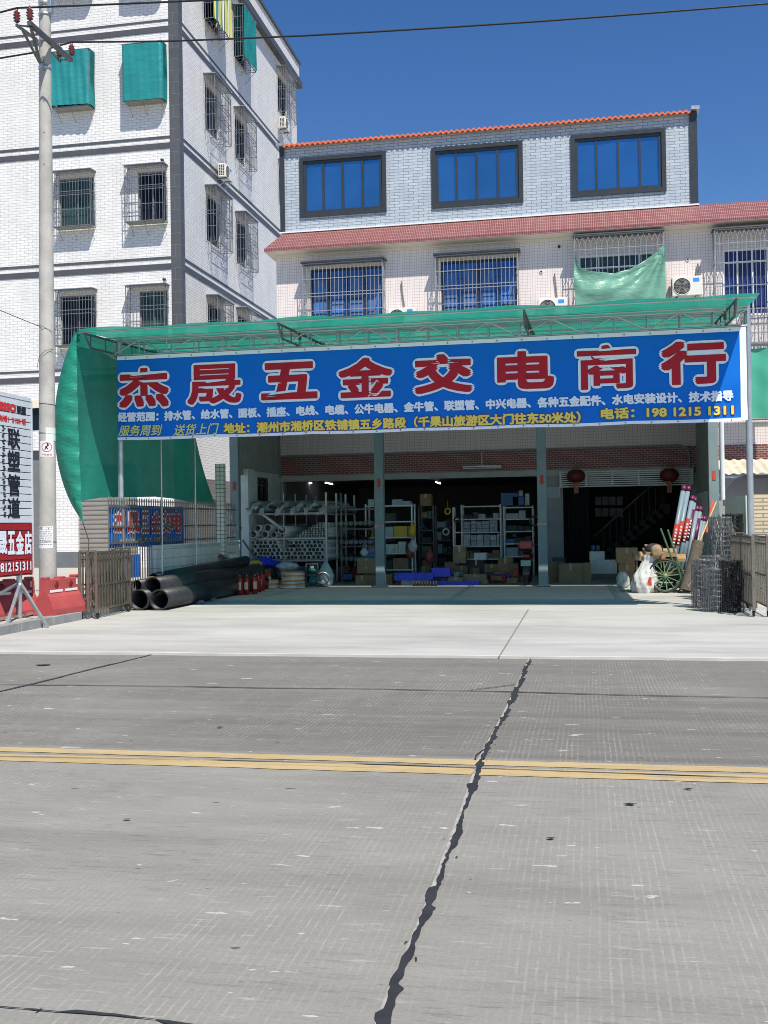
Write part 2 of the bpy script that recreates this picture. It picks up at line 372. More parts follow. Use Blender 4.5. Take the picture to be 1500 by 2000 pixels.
# ================================================================== SETTING
def road_material():
    t = NT('worn_road_concrete'); P = t.sep(); x, y = P[0], P[1]
    far = t.ramp(y, 7.15, 7.25)                                        # the far slab is worn darker by traffic
    base = t.mix(t.ramp(t.noise(1.4, 8., t.stretch(.45, 1.3, 1), .7), .3, .7), (.226,.221,.199), (.30,.293,.264))
    dark = t.mix(t.ramp(t.noise(1.3, 8., t.stretch(.12, 2.2, 1), .68), .3, .7), (.128,.122,.108), (.212,.203,.184))
    c = t.mix(far, base, dark)
    c = t.mix(t.math('MULTIPLY', t.ramp(y, 10.0, 10.15), .5), c, (.205,.195,.175))
    tyre = t.ramp(t.noise(1.3, 6., t.stretch(.06, 2.6, 1), .7), .45, .8, 0, .24)
    c = t.mix(tyre, c, (.07,.068,.065))
    # tined grooves across the road, worn away in patches
    wob = t.math('MULTIPLY', t.noise(1.2, 2., t.stretch(1, .4, 1)), .05)
    g = t.math('SINE', t.math('MULTIPLY', t.math('ADD', x, wob), 2*math.pi/.037))
    g = t.ramp(g, .35, .95)
    keep = t.math('MULTIPLY', t.ramp(t.noise(.5, 4., t.stretch(1, .5, 1)), .36, .56), t.ramp(t.noise(6., 3., t.stretch(1, .12, 1)), .33, .55))
    keep = t.math('MULTIPLY', keep, t.ramp(t.noise(40., 2., t.stretch(1, .25, 1)), .35, .6))
    g = t.math('MULTIPLY', g, keep)
    c = t.mix(t.math('MULTIPLY', g, .42), c, (.44,.42,.37))
    grit = t.ramp(t.noise(70., 6., None, .75), .42, .62); c = t.mix(t.math('MULTIPLY', grit, .22), c, (.09,.088,.08))
    wear = t.ramp(t.noise(.45, 5., t.stretch(.7, 1.2, 1), .6), .38, .62)
    c = t.mix(t.math('MULTIPLY', wear, .16), c, (.13,.127,.115)); c = t.mix(t.ramp(t.noise(.28, 4.), .52, .66, 0, .22), c, (.36,.352,.32))
    dash = t.ramp(t.noise(1., 4., t.stretch(5, 42, 1), .7), .54, .64); c = t.mix(t.math('MULTIPLY', t.math('MULTIPLY', dash, wear), .5), c, (.07,.068,.062))
    pale = t.ramp(t.noise(1., 4., t.stretch(4, 30, 1), .72), .60, .68); c = t.mix(t.math('MULTIPLY', t.math('MULTIPLY', pale, t.math('SUBTRACT', 1.15, wear)), .45), c, (.5,.48,.44))
    chips = t.ramp(t.noise(5.5, 4., t.stretch(.55, 1.7, 1), .65), .665, .68); c = t.mix(t.math('MULTIPLY', chips, .8), c, (.5,.49,.47))
    spots = t.ramp(t.noise(9., 2., t.stretch(.7, 1.2, 1)), .735, .75); c = t.mix(t.math('MULTIPLY', spots, .7), c, (.04,.04,.04))
    stain = t.ramp(t.noise(.6, 6., t.stretch(.2, 2.2, 1), .65), .56, .75, 0, .35); c = t.mix(stain, c, (.1,.095,.09))
    t.set('Base Color', c); t.set('Roughness', t.ramp(t.noise(3.), .3, .7, .65, .85)); t.set('Specular IOR Level', .35)
    h = t.math('SUBTRACT', t.math('MULTIPLY', t.noise(110., 4.), .5), t.math('MULTIPLY', g, .5)); t.bump(h, .5, .004)
    return t.m
def forecourt_material():
    t = NT('pale_forecourt_concrete'); P = t.sep()
    c = t.mix(t.ramp(t.noise(.5, 7., t.stretch(.6, 1.1, 1), .6), .3, .7), (.36,.356,.338), (.49,.485,.465))
    c = t.mix(t.ramp(t.noise(.7, 6., t.stretch(.5, 2.2, 1), .68), .48, .72, 0, .6), c, (.25,.242,.22))
    c = t.mix(t.ramp(t.noise(1., 6., t.stretch(.25, 5, 1), .7), .55, .72, 0, .4), c, (.24,.232,.21))
    c = t.mix(t.ramp(t.noise(2.2, 5., t.stretch(.4, 2., 1), .7), .6, .78, 0, .6), c, (.53,.52,.5))
    c = t.mix(t.ramp(t.noise(60., 3.), .4, .75, 0, .18), c, (.2,.195,.18))
    c = t.mix(t.ramp(t.noise(9., 2.), .765, .78, 0, .7), c, (.1,.09,.08))
    t.set('Base Color', c); t.set('Roughness', .8); t.bump(t.noise(70., 4.), .25, .004)
    return t.m
def paint_material():
    t = NT('worn_yellow_paint')
    c = t.mix(t.ramp(t.noise(2., 5., t.stretch(.3, 1.5, 1)), .3, .7), (.42,.30,.13), (.48,.37,.19))
    w = t.ramp(t.noise(9., 7., t.stretch(.5, 2, 1), .8), .5, .66); c = t.mix(t.math('MULTIPLY', w, .7), c, (.25,.22,.17))
    c = t.mix(t.ramp(t.noise(3., 4., t.stretch(.15, 3, 1)), .6, .72, 0, .6), c, (.13,.11,.08))
    t.set('Base Color', c); t.set('Roughness', .7); t.bump(t.noise(110., 3.), .4, .003); return t.m
ROAD = road_material(); COURT = forecourt_material(); PAINT = paint_material()
TAR = mat('tar_seal', (.028,.029,.032), .55, var=.3, vs=8, bump=.3, bs=60)
KERB = mat('kerb_concrete', (.26,.265,.27), .85, var=.25, vs=4, bump=.4, bs=60, fine=.2)
YARD = mat('yard_concrete', (.4,.385,.34), .85, var=.15, vs=1.2, bump=.2)

struct('ground', MB().add([(-1500,-600,-.03),(1500,-600,-.03),(1500,2500,-.03),(-1500,2500,-.03)], [(0,1,2,3)]), mat('bare_ground', (.3,.28,.24), .9))
struct('road', MB().add([(-300,-8,0),(300,-8,0),(300,12.9,0),(-300,12.9,0)], [(0,1,2,3)]), ROAD)
mb = MB()                                                             # forecourt: a slab with a ragged, slightly raised front edge
n = 160; xs = [-60+120*i/n for i in range(n+1)]
ed = [12.48+.025*math.sin(x*3.1)+.02*random.uniform(-1,1) for x in xs]
vs = []
for x, e in zip(xs, ed): vs += [(x, e, -.01), (x, e, .022), (x, 29.9, .024)]
mb.add(vs, [(3*i+1, 3*i+4, 3*i+5, 3*i+2) for i in range(n)] + [(3*i, 3*i+3, 3*i+4, 3*i+1) for i in range(n)])
struct('forecourt', mb, COURT)
mb = MB(); vs = []                                                    # pale mortar bead along the slab edge
for x, e in zip(xs, ed): w = random.uniform(.03, .10); vs += [(x, e-.004, .0), (x, e-.004, .03), (x, e+w, .031)]
mb.add(vs, [(3*i+k, 3*i+3+k, 3*i+4+k, 3*i+1+k) for i in range(n) for k in (0,1)])
struct('forecourt_edge', mb, mat('mortar_bead', (.52,.5,.46), .85))
struct('shop_floor', MB().box(-8.86, 2.86, 26.15, 40.4, -.02, .05), mat('shop_floor_concrete', (.3,.3,.28), .7, var=.2, vs=1.5))
for k, (ya, yb) in enumerate(((6.985, 7.13), (6.71, 6.915))):
    vs = []; N = 400
    for i in range(N+1):
        x = -40+80*i/N; vs += [(x, ya+random.uniform(-.008,.008), .004), (x, yb+random.uniform(-.008,.008), .004)]
    struct('road_line', MB().add(vs, [(2*i, 2*i+2, 2*i+3, 2*i+1) for i in range(N)]), PAINT)
def seal(pts, wmin, wmax, z=.006, steps=14, seed=1, gaps=0.):           # hand-poured tar along a joint
    rnd = random.Random(seed); vs = []; fs = []; w = wmin; side = 0
    P = []
    for a, b in zip(pts, pts[1:]):
        a = Vector(a); b = Vector(b); m = max(2, int((b-a).length*steps))
        P += [a.lerp(b, i/m) for i in range(m)]
    P.append(Vector(pts[-1])); wl = wr = wmin
    for i, p in enumerate(P):
        d = (P[min(i+1, len(P)-1)]-P[max(i-1, 0)]).normalized(); nrm = Vector((-d.y, d.x, 0))
        wl += rnd.uniform(-.4,.4)*wmax*.5; wr += rnd.uniform(-.4,.4)*wmax*.5
        if rnd.random() < .05: wl = wmax*rnd.uniform(.8,1.5)
        if rnd.random() < .05: wr = wmax*rnd.uniform(.8,1.5)
        wl = min(max(wl*.93, wmin*.4), wmax); wr = min(max(wr*.93, wmin*.4), wmax)
        j = rnd.uniform(-.2,.2)*wmin
        vs += [(*(p+nrm*(wl+j)).xy, z), (*(p-nrm*(wr-j)).xy, z)]
    for i in range(len(P)-1):
        if gaps and math.sin(i*.13+seed)+.5*math.sin(i*.41) < gaps*2-1.2: continue
        fs.append((2*i, 2*i+1, 2*i+3, 2*i+2))
    mb = MB().add(vs, fs)                                             # crumbs and smears beside the joint
    for i in range(int(len(P)*(.07 if wmax > .02 else .03))):
        p = rnd.choice(P); o = wmax*rnd.uniform(.7, 1.5)*rnd.choice((-1, 1)); r = rnd.uniform(.002, .007); k = 6
        mb.add([(p.x+o+r*rnd.uniform(.5,1.6)*math.cos(6.283*j/k), p.y+rnd.uniform(-.02,.02)+r*rnd.uniform(.5,1.3)*math.sin(6.283*j/k), z-.002) for j in range(k)], [tuple(range(k))])
    struct('tar_seal', mb, TAR)
Z0 = lambda *q: aZ(*q, 0)
seal([Z0(1037,1286), Z0(1016,1335), Z0(985,1400), Z0(952,1460), Z0(938,1487), Z0(918,1550), Z0(893,1620), Z0(868,1690), Z0(840,1770), Z0(803,1860), Z0(768,1940), Z0(745,2010), Z0(700,2200)], .010, .036, seed=4, steps=34)
seal([Z0(296,1279), Z0(150,1315), Z0(60,1337), Z0(0,1351), Z0(-300,1425)], .012, .03, seed=5, steps=10)
seal([Z0(-200,1334), Z0(0,1338), Z0(300,1341), Z0(520,1345), Z0(750,1347), Z0(1000,1352), Z0(1200,1358), Z0(1500,1364), Z0(1800,1372)], .006, .024, seed=6, steps=8, z=.0075)
seal([Z0(-200,1472), Z0(0,1479), Z0(400,1486), Z0(750,1495), Z0(1100,1508), Z0(1500,1522), Z0(1800,1535)], .003, .013, seed=8, steps=9, z=.0085)
seal([Z0(-100,1955), Z0(0,1968), Z0(90,1976), Z0(200,1984), Z0(330,1996), Z0(420,2010)], .004, .022, seed=9, steps=24, z=.0055)
seal([Z0(918,1349), Z0(960,1344), Z0(1008,1338)], .006, .014, seed=10, z=.009)
seal([Z0(928,1486), Z0(930,1477), Z0(945,1466)], .006, .012, seed=12, z=.009)
for (px, py, r) in ((1230,1573,.024), (1345,1543,.016), (85,1300,.06), (247,1603,.012), (1075,1640,.016), (430,1422,.02)):   # dabs of tar
    c = Z0(px, py); k = 11; vs = [(c.x, c.y, .0095)] + [(c.x+r*random.uniform(.6,1.4)*math.cos(6.283*i/k)*1.5, c.y+r*random.uniform(.5,1.2)*math.sin(6.283*i/k), .0095) for i in range(k)]
    struct('tar_patch', MB().add(vs, [(0, i+1, (i+1)%k+1) for i in range(k)]), TAR)
vs = []; fs = []                                                        # the saw cut itself, showing pale beside the tar
JP = [Z0(1034,1286), Z0(1012,1335), Z0(981,1400), Z0(948,1460), Z0(934,1487), Z0(913,1550), Z0(888,1620), Z0(862,1690), Z0(833,1770), Z0(795,1860), Z0(760,1940), Z0(735,2010)]
for i, p in enumerate(JP): vs += [(p.x-.009, p.y, .0045), (p.x+.009, p.y, .0045)]
struct('road_joint', MB().add(vs, [(2*i, 2*i+1, 2*i+3, 2*i+2) for i in range(len(JP)-1)]), mat('joint_grit', (.34,.33,.31), .9, var=.4, vs=14))
vs = []; J = [aZ(1032,1190,.03), aZ(975,1282,.03)]                     # fine contraction joint in the forecourt
struct('forecourt_joint', MB().add([(J[0].x-.012,J[0].y,.029),(J[0].x+.012,J[0].y,.029),(J[1].x+.008,J[1].y,.031),(J[1].x-.008,J[1].y,.031)], [(0,3,2,1)]), mat('joint_dust', (.2,.195,.18), .9))

# raised yard on the left, with its kerb
mb = MB(); mb.add([(-60,8,.155),(-8.72,8,.155),(-8.72,17.0,.155),(-60,17.0,.155)], [(0,1,2,3)])
mb.add([(-60,17.0,.155),(-8.76,17.0,.155),(-8.76,36.2,.16),(-60,36.2,.16)], [(0,1,2,3)]); mb.add([(-8.72,17.0,.155),(-8.72,17.0,-.02),(-8.76,36,-.02),(-8.76,36,.16)], [(0,1,2,3)])
struct('yard', mb, YARD)
mb = MB(); y = 8.
while y < 16.9:
    e = min(y+1.0, 17.0); mb.bbox(-8.74, -8.585+random.uniform(-.006,.006), y+.004, e-.004, -.02, .166+random.uniform(-.006,.006), .012); y = e
struct('kerb', mb, KERB)

# ================================================================== BUILDINGS
def wall(mb, axis, c, u0, u1, z0, z1, holes, depth=.14, sgn=1, mi=0, mi_r=None):
    """flat wall with openings and reveals; axis 'y': plane y=c (u is x); axis 'x': plane x=c (u is y). Reveals go sgn*depth into the wall."""
    us = sorted({u0, u1, *[a for h in holes for a in h[:2]]}); zs = sorted({z0, z1, *[a for h in holes for a in h[2:4]]})
    us = [u for u in us if u0 <= u <= u1]; zs = [z for z in zs if z0 <= z <= z1]
    P = (lambda u, d, z: (u, c+d*sgn, z)) if axis == 'y' else (lambda u, d, z: (c+d*sgn, u, z))
    for a, b in zip(us, us[1:]):
        for p, q in zip(zs, zs[1:]):
            m, k = (a+b)/2, (p+q)/2
            if any(h[0] < m < h[1] and h[2] < k < h[3] for h in holes): continue
            mb.add([P(a,0,p), P(b,0,p), P(b,0,q), P(a,0,q)], [(0,1,2,3)], mi)
    for h in holes:
        a, b, p, q = h[:4]; r = mi if mi_r is None else mi_r
        for A, B in (((a,p),(b,p)), ((b,p),(b,q)), ((b,q),(a,q)), ((a,q),(a,p))):
            mb.add([P(A[0],0,A[1]), P(B[0],0,B[1]), P(B[0],depth,B[1]), P(A[0],depth,A[1])], [(0,1,2,3)], r)
    return mb
def frame_of(P, w, h, fw, d0, d1, cols=2, rails=()):
    """window frame: P(u, d, z) local to the opening; outer bars and mullions from depth d0 to d1 (outwards negative)"""
    mb = MB()
    def b(u0, u1, z0, z1, e=0):
        q = [P(u, d, z) for u, z in ((u0,z0),(u1,z0),(u1,z1),(u0,z1)) for d in (d0+e, d1)]
        mb.add(q, [(0,2,4,6),(1,7,5,3),(0,1,3,2),(2,3,5,4),(4,5,7,6),(6,7,1,0)])
    b(0, w, 0, fw); b(0, w, h-fw, h); b(0, fw, fw, h-fw); b(w-fw, w, fw, h-fw)
    for i in range(1, cols): u = w*i/cols; b(u-fw*.4, u+fw*.4, fw, h-fw, .006)
    for r in rails:
        for i in range(cols):
            x0 = fw if i == 0 else w*i/cols+fw*.4; x1 = w-fw if i == cols-1 else w*(i+1)/cols-fw*.4
            b(x0, x1, h*r-fw*.3, h*r+fw*.3, .01)
    return mb
def pane_of(P, w, h, d, tilt=0):
    return MB().add([P(0,d,0), P(w,d,0), P(w,d,h), P(0,d,h)], [(0,1,2,3)])
def cage_mb(O, U, N, w, h, p, nb, rails=(.33,.66), r=.011, ns=3, arch=False, door=None, sill=False):
    """steel window cage: O = lower corner on the wall, U along it, N outwards"""
    O, U, N, Z = Vector(O), Vector(U), Vector(N), Vector((0,0,1)); mb = MB()
    def pt(u, n, z): return O + U*u + N*n + Z*z
    lv = [0, h] + [h*x for x in rails]
    for z in lv:
        k = 2.2*r if z in (0, h) else 1.8*r
        mb.bar(pt(0,p,z), pt(w,p,z), k, k*1.3); mb.bar(pt(0,0,z), pt(0,p,z), k); mb.bar(pt(w,0,z), pt(w,p,z), k)
    top = h*.97 if not arch else h*.9
    for i in range(nb+1):
        u = w*i/nb; mb.bar(pt(u,p,0), pt(u,p,h if i in (0,nb) else top), r*(2.6 if i in (0,nb) else 1.5))
        if arch and i < nb:                                            # interlaced pointed arches along the top
            uu = w*(i+1)/nb; mb.bar(pt(u,p,top), pt((u+uu)/2,p,h*.985), r*1.2); mb.bar(pt(uu,p,top), pt((u+uu)/2,p,h*.985), r*1.2)
    for i in range(ns):
        n_ = p*i/ns
        for u in (0, w): mb.bar(pt(u,n_,0), pt(u,n_,h), r*1.5)
    m = max(4, nb//2)
    for i in range(1, m): mb.bar(pt(w*i/m,0,0), pt(w*i/m,p,0), r*1.3)
    for u in (.12*w, .5*w, .97*w): mb.bar(pt(u,p,-.01), pt(u,.0,-.42*p/.4), r*1.3)
    if door:
        a, b, z0, z1 = [x*y for x, y in zip(door, (w, w, h, h))]
        for q1, q2 in (((a,z0),(b,z0)),((b,z0),(b,z1)),((b,z1),(a,z1)),((a,z1),(a,z0)),((a,z0),(b,z1))): mb.bar(pt(q1[0],p+.012,q1[1]), pt(q2[0],p+.012,q2[1]), r*2)
    return mb
def hood_mb(O, U, N, w, h, p, over=.05, th=.025):
    O, U, N, Z = Vector(O), Vector(U), Vector(N), Vector((0,0,1))
    def pt(u, n, z): return O + U*u + N*n + Z*z
    return MB().add([pt(-over,0,h+.05), pt(w+over,0,h+.05), pt(w+over,p+over,h+.02), pt(-over,p+over,h+.02), pt(-over,0,h+.05+th), pt(w+over,0,h+.05+th), pt(w+over,p+over,h+.02+th), pt(-over,p+over,h+.02+th)],
        [(0,3,2,1),(4,5,6,7),(0,1,5,4),(1,2,6,5),(2,3,7,6),(3,0,4,7)])

# ------------------------------------------------------------------ the white apartment block on the left
YF, XB = 36., -14.2
apt = thing('apartment_building', 'tall white tiled apartment building with dark grey bands and caged windows, behind the utility pole', 'building', (XB, YF, 0))
zof = lambda px, py: aY(px, py, YF).z
Y_END = aX(578, 130, XB).y
Z_TOP = aX(578,105,XB+.25).z-.2
rows_b = [zof(285, 670), zof(285, 437), zof(285, 203), zof(285, -28), zof(285, -28)+4.0]
fw_cols = [(aY(104,440,YF-.4).x, aY(177,440,YF-.4).x), (aY(244,430,YF-.4).x, aY(319,430,YF-.4).x), (-24.6, -22.9), (-29, -27.3)]
HC = 2.0
holes = []
for zb in rows_b:
    for (a, b) in fw_cols:
        if zb+HC < Z_TOP-.6: holes.append((a+(.34 if a > -17 else .03), b-.03, zb+.05, zb+HC-.12))
door = (aY(38,900,YF).x, aY(98,900,YF).x, .0, aY(70,880,YF).z)
dwin = (aY(38,820,YF).x, aY(84,820,YF).x, aY(66,841,YF).z, aY(66,797,YF).z)
shut = (aY(152,1000,YF).x, aY(268,1000,YF).x, .0, 3.9)
mb = wall(MB(), 'y', YF, -45, XB-.32, .0, Z_TOP, holes+[door, dwin, shut], .18)
part('front_wall', mb, WHITE_TILE, apt)
sc = [(aX(398,200,XB).y, aX(452,285,XB+.45).y), (aX(457,260,XB).y, aX(502,335,XB+.45).y), (aX(541,180,XB).y, aX(579,236,XB+.45).y)]
side_rows = [[aX(404.8,586,XB).z-HC, aX(404.4,474,XB).z, aX(399.5,255,XB).z, aX(397,38,XB).z, aX(397,38,XB).z+4.],
             [aX(462.4,516.5,XB).z-4., aX(462.4,516.5,XB).z, aX(458.8,311.5,XB).z, aX(456,112,XB).z, aX(456,112,XB).z+4.],
             [aX(542,309,XB).z-2.2, aX(542,218.7,XB).z, aX(542,218.7,XB).z+4.]]
HS = [aX(399.5,255,XB).z, aX(398,147,XB).z]; HSC = HS[1]-HS[0]
sh_holes = []
for (a, b), rws in zip(sc, side_rows):
    for zb in rws:
        if zb+HSC < Z_TOP-.6: sh_holes.append((a+.15, b-.15, zb+.1, zb+HSC-.2))
mb = wall(MB(), 'x', XB, YF+.32, Y_END, 3.4, Z_TOP, [h for h in sh_holes if h[2] > 3.5], .18, -1)
part('side_wall', mb, WHITE_TILE, apt)
part('ground_floor_cladding', wall(MB(), 'x', XB+.004, YF+.32, Y_END, 0, 3.4, [], .1, -1), BROWN_CLAD, apt)
mb = MB(); mb.box(XB-.36, XB+.02, YF-.02, YF+.36, 0, Z_TOP); part('corner_quoin', mb, QUOIN, apt)
mb = MB()
mb.add([(XB,Y_END,0),(-45,Y_END,0),(-45,Y_END,Z_TOP),(XB,Y_END,Z_TOP)], [(0,1,2,3)]); mb.add([(-45,Y_END,0),(-45,YF,0),(-45,YF,Z_TOP),(-45,Y_END,Z_TOP)], [(0,1,2,3)])
mb.add([(-45,YF,Z_TOP),(XB,YF,Z_TOP),(XB,Y_END,Z_TOP),(-45,Y_END,Z_TOP)], [(0,1,2,3)]); part('rear_shell', mb, WHITE_TILE, apt)
mb = MB()
for (pa, pb, qa, qb) in ((307,318,294,299), (536,547,522.5,527.5), (86,97,73,77), (740,751,727,731), (-143,-132,-156,-151)):
    for a, b, e in ((pa, pb, .022), (qa, qb, .016)):
        z1, z0 = zof(0, a), zof(0, b)
        mb.box(-45, XB-.36, YF-e, YF+.05, z0, z1); mb.box(XB-.05, XB+e, YF+.36, Y_END, z0, z1)
part('dark_band', mb, DARK_BAND, apt)
zc0, zc1 = aX(578,155,XB+.25).z, aX(578,105,XB+.25).z
mb = MB(); mb.box(-45, XB+.28, YF-.3, Y_END+.2, zc0, zc0+.32); mb.box(-45, XB+.16, YF-.15, Y_END+.12, zc0+.32, zc0+.46)
part('cornice', mb, DARK_BAND, apt)
mb = MB(); mb.box(XB-.2, XB+.14, YF-.14, Y_END+.1, zc0+.46, zc1-.14); part('parapet', mb, WHITE_TILE, apt)
mb = MB(); mb.box(XB-.25, XB+.22, YF-.2, Y_END+.16, zc1-.14, zc1); part('coping', mb, DARK_BAND, apt)
part('plinth', MB().box(aY(100,1090,YF).x, shut[0]-.02, YF-.03, YF+.02, 0, zof(130,1078)), mat('dark_plinth_tile', (.14,.15,.17), .4), apt)
part('door_lintel', MB().box(door[0]-.3, door[1]+.12, YF-.035, YF+.02, dwin[3], dwin[3]+.28), SOFFIT, apt)
part('entrance', MB().box(door[0], door[1], YF+.18, YF+.3, 0, door[3]), DARK, apt)
part('transom_window', MB().box(dwin[0], dwin[1], YF+.1, YF+.2, dwin[2], dwin[3]), GLASS_DARK, apt)
t_ = NT('roller_shutter_slats'); zz = t_.sep()[2]; sl_ = t_.math('FRACT', t_.math('MULTIPLY', zz, 1/.17))
t_.set('Base Color', t_.mix(t_.ramp(sl_, .0, .55), (.06,.056,.052), t_.mix(t_.ramp(t_.noise(1.5), .3, .7), (.29,.27,.25), (.33,.31,.29)))); t_.set('Roughness', .5); t_.set('Metallic', .2); t_.bump(sl_, .5, .02)
SHUTTER = t_.m
part('roller_shutter', MB().box(shut[0], shut[1], YF+.1, YF+.16, 0, shut[3]), SHUTTER, apt)
def dark_window(P, w, h, shade=None, cols=2):
    f = part('window', frame_of(P, w, h, .05, -.02+.1, .16, cols, (.72,)), STEEL_BAR, apt)
    part('pane', pane_of(P, w, h, .145), shade or GLASS_DARK, f)
CURT_GREEN = mat('dim_green_glass', (.03,.07,.06), .1, var=.4, vs=2)
for ri, zb in enumerate(rows_b):
    for ci, (a, b) in enumerate(fw_cols):
        ins = .34 if a > -17 else .03
        P = lambda u, d, z, a=a, zb=zb, ins=ins: (a+ins+u, YF+d, zb+.05+z)
        if zb > 21.5 or ci > 2: continue
        dark_window(P, b-a-.03-ins, HC-.17, CURT_GREEN if (ri+ci) % 3 == 1 else None)
        g = part('window_grille', cage_mb((a, YF, zb), (1,0,0), (0,-1,0), b-a, HC, .42, 13 if ci == 0 else 11, (.3,.56,.63,.8), r=.0085), STEEL_BAR, apt)
        part('hood', hood_mb((a, YF, zb), (1,0,0), (0,-1,0), b-a, HC, .42), STEEL, g)
        if ri < 3: part('cage_floor', MB().box(a+.02, b-.02, YF-.41, YF-.02, zb-.035, zb-.015), mat('weathered_board', (.3,.29,.26), .8, var=.3, vs=9), g)
for ci, ((a, b), rws) in enumerate(zip(sc, side_rows)):
    for ri, zb in enumerate(rws):
        if zb < 3.5 or zb+HSC > Z_TOP-.6: continue
        P = lambda u, d, z, a=a, zb=zb: (XB-d, a+.15+u, zb+.1+z)
        dark_window(P, b-a-.3, HSC-.3, CURT_GREEN if (ri+ci) % 3 == 2 else None)
        g = part('window_grille', cage_mb((XB, a, zb), (0,1,0), (1,0,0), b-a, HSC, .45, 14, (.28,.5,.56,.78), r=.009, ns=4, door=(.55,.95,.35,.85)), STEEL_BAR, apt)
        part('hood', hood_mb((XB, a, zb), (0,1,0), (1,0,0), b-a, HSC, .45), STEEL, g)
# cloth hung over cages
def net_box(name, O, U, N, w, h, p, m, label, sides=(1,1), bot=.03, u0=0., group='shade nets on the apartment cages', wob=.015, cat='shade net'):
    O, U, N, Z = Vector(O), Vector(U), Vector(N), Vector((0,0,1)); rnd = random.Random(len(label))
    ph = [rnd.uniform(0,6) for _ in range(4)]
    path = [(u0, p*.25), (u0, p)] if sides[0] else [(u0, p)]
    path += [(w, p)] + ([(w, .02)] if sides[1] else [])
    L = [0]
    for a, b in zip(path, path[1:]): L.append(L[-1]+math.hypot(b[0]-a[0], b[1]-a[1]))
    def fn(s, t):
        d = s*L[-1]; k = 0
        while k < len(L)-2 and d > L[k+1]: k += 1
        f = (d-L[k])/(L[k+1]-L[k]); a, b = path[k], path[k+1]; u = a[0]+(b[0]-a[0])*f; n_ = a[1]+(b[1]-a[1])*f
        e = wob*(math.sin(7*u+ph[0])*math.sin(5*t+ph[1])+.6*math.sin(23*u+ph[2]+3*t)) + .02
        zb = bot*(1+.8*math.sin(4*s+ph[3]))
        return O + U*(u+((e+.03) if (k == len(path)-2 and sides[1]) else 0)) + N*(n_+(0 if (k == len(path)-2 and sides[1]) else e+.035)) + Z*(zb*(1-t)+h*t)
    return single(name, MB().slab(fn, 36, 14, tuple(-.004*N)), m, label, cat, O, group)
ca, cb = fw_cols[0]; net_box('shade_net', (ca, YF, rows_b[2]), (1,0,0), (0,-1,0), cb-ca, HC, .42, NET_TEAL, 'wrinkled teal net over the caged window just right of the utility pole top', bot=.03, wob=.026)
ca, cb = fw_cols[1]; net_box('shade_net', (ca, YF, rows_b[2]), (1,0,0), (0,-1,0), cb-ca, HC, .42, NET_TEAL, 'taut teal net over the caged window next to the dark building corner', bot=-.02, wob=.008)
for k in (0, 1):
    ca, cb = fw_cols[k]; net_box('shade_net', (ca, YF, rows_b[3]), (1,0,0), (0,-1,0), cb-ca, HC, .42, NET_TEAL, 'teal net on the top front window cage %s' % ('above the pole' if k == 0 else 'beside the building corner'), bot=-.1)
ca, cb = sc[1]; net_box('shade_net', (XB, ca, side_rows[1][3]), (0,1,0), (1,0,0), cb-ca, HSC, .45, NET_TEAL, 'teal net wrapped round a cage high on the side wall', sides=(1,0), bot=.02, u0=0.)
t_ = NT('striped_curtain_cloth'); yy = t_.sep()[1]; fr = t_.math('FRACT', t_.math('MULTIPLY', yy, 1/.62))
c_ = t_.mix(t_.ramp(fr, .30, .32), (.55,.58,.12), (.03,.25,.24)); c_ = t_.mix(t_.ramp(fr, .5, .52), c_, (.7,.72,.62)); c_ = t_.mix(t_.ramp(fr, .72, .74), c_, (.1,.12,.1)); c_ = t_.mix(t_.ramp(fr, .8, .82), c_, (.6,.62,.2))
t_.set('Base Color', c_); t_.set('Roughness', .8)
ca, cb = sc[0]; net_box('striped_curtain', (XB, ca, side_rows[0][3]), (0,1,0), (1,0,0), cb-ca, HSC, .47, t_.m, 'yellow and green striped cloth hung over a high side window cage', sides=(1,0), bot=-.05, wob=.03, group=None, cat='curtain')

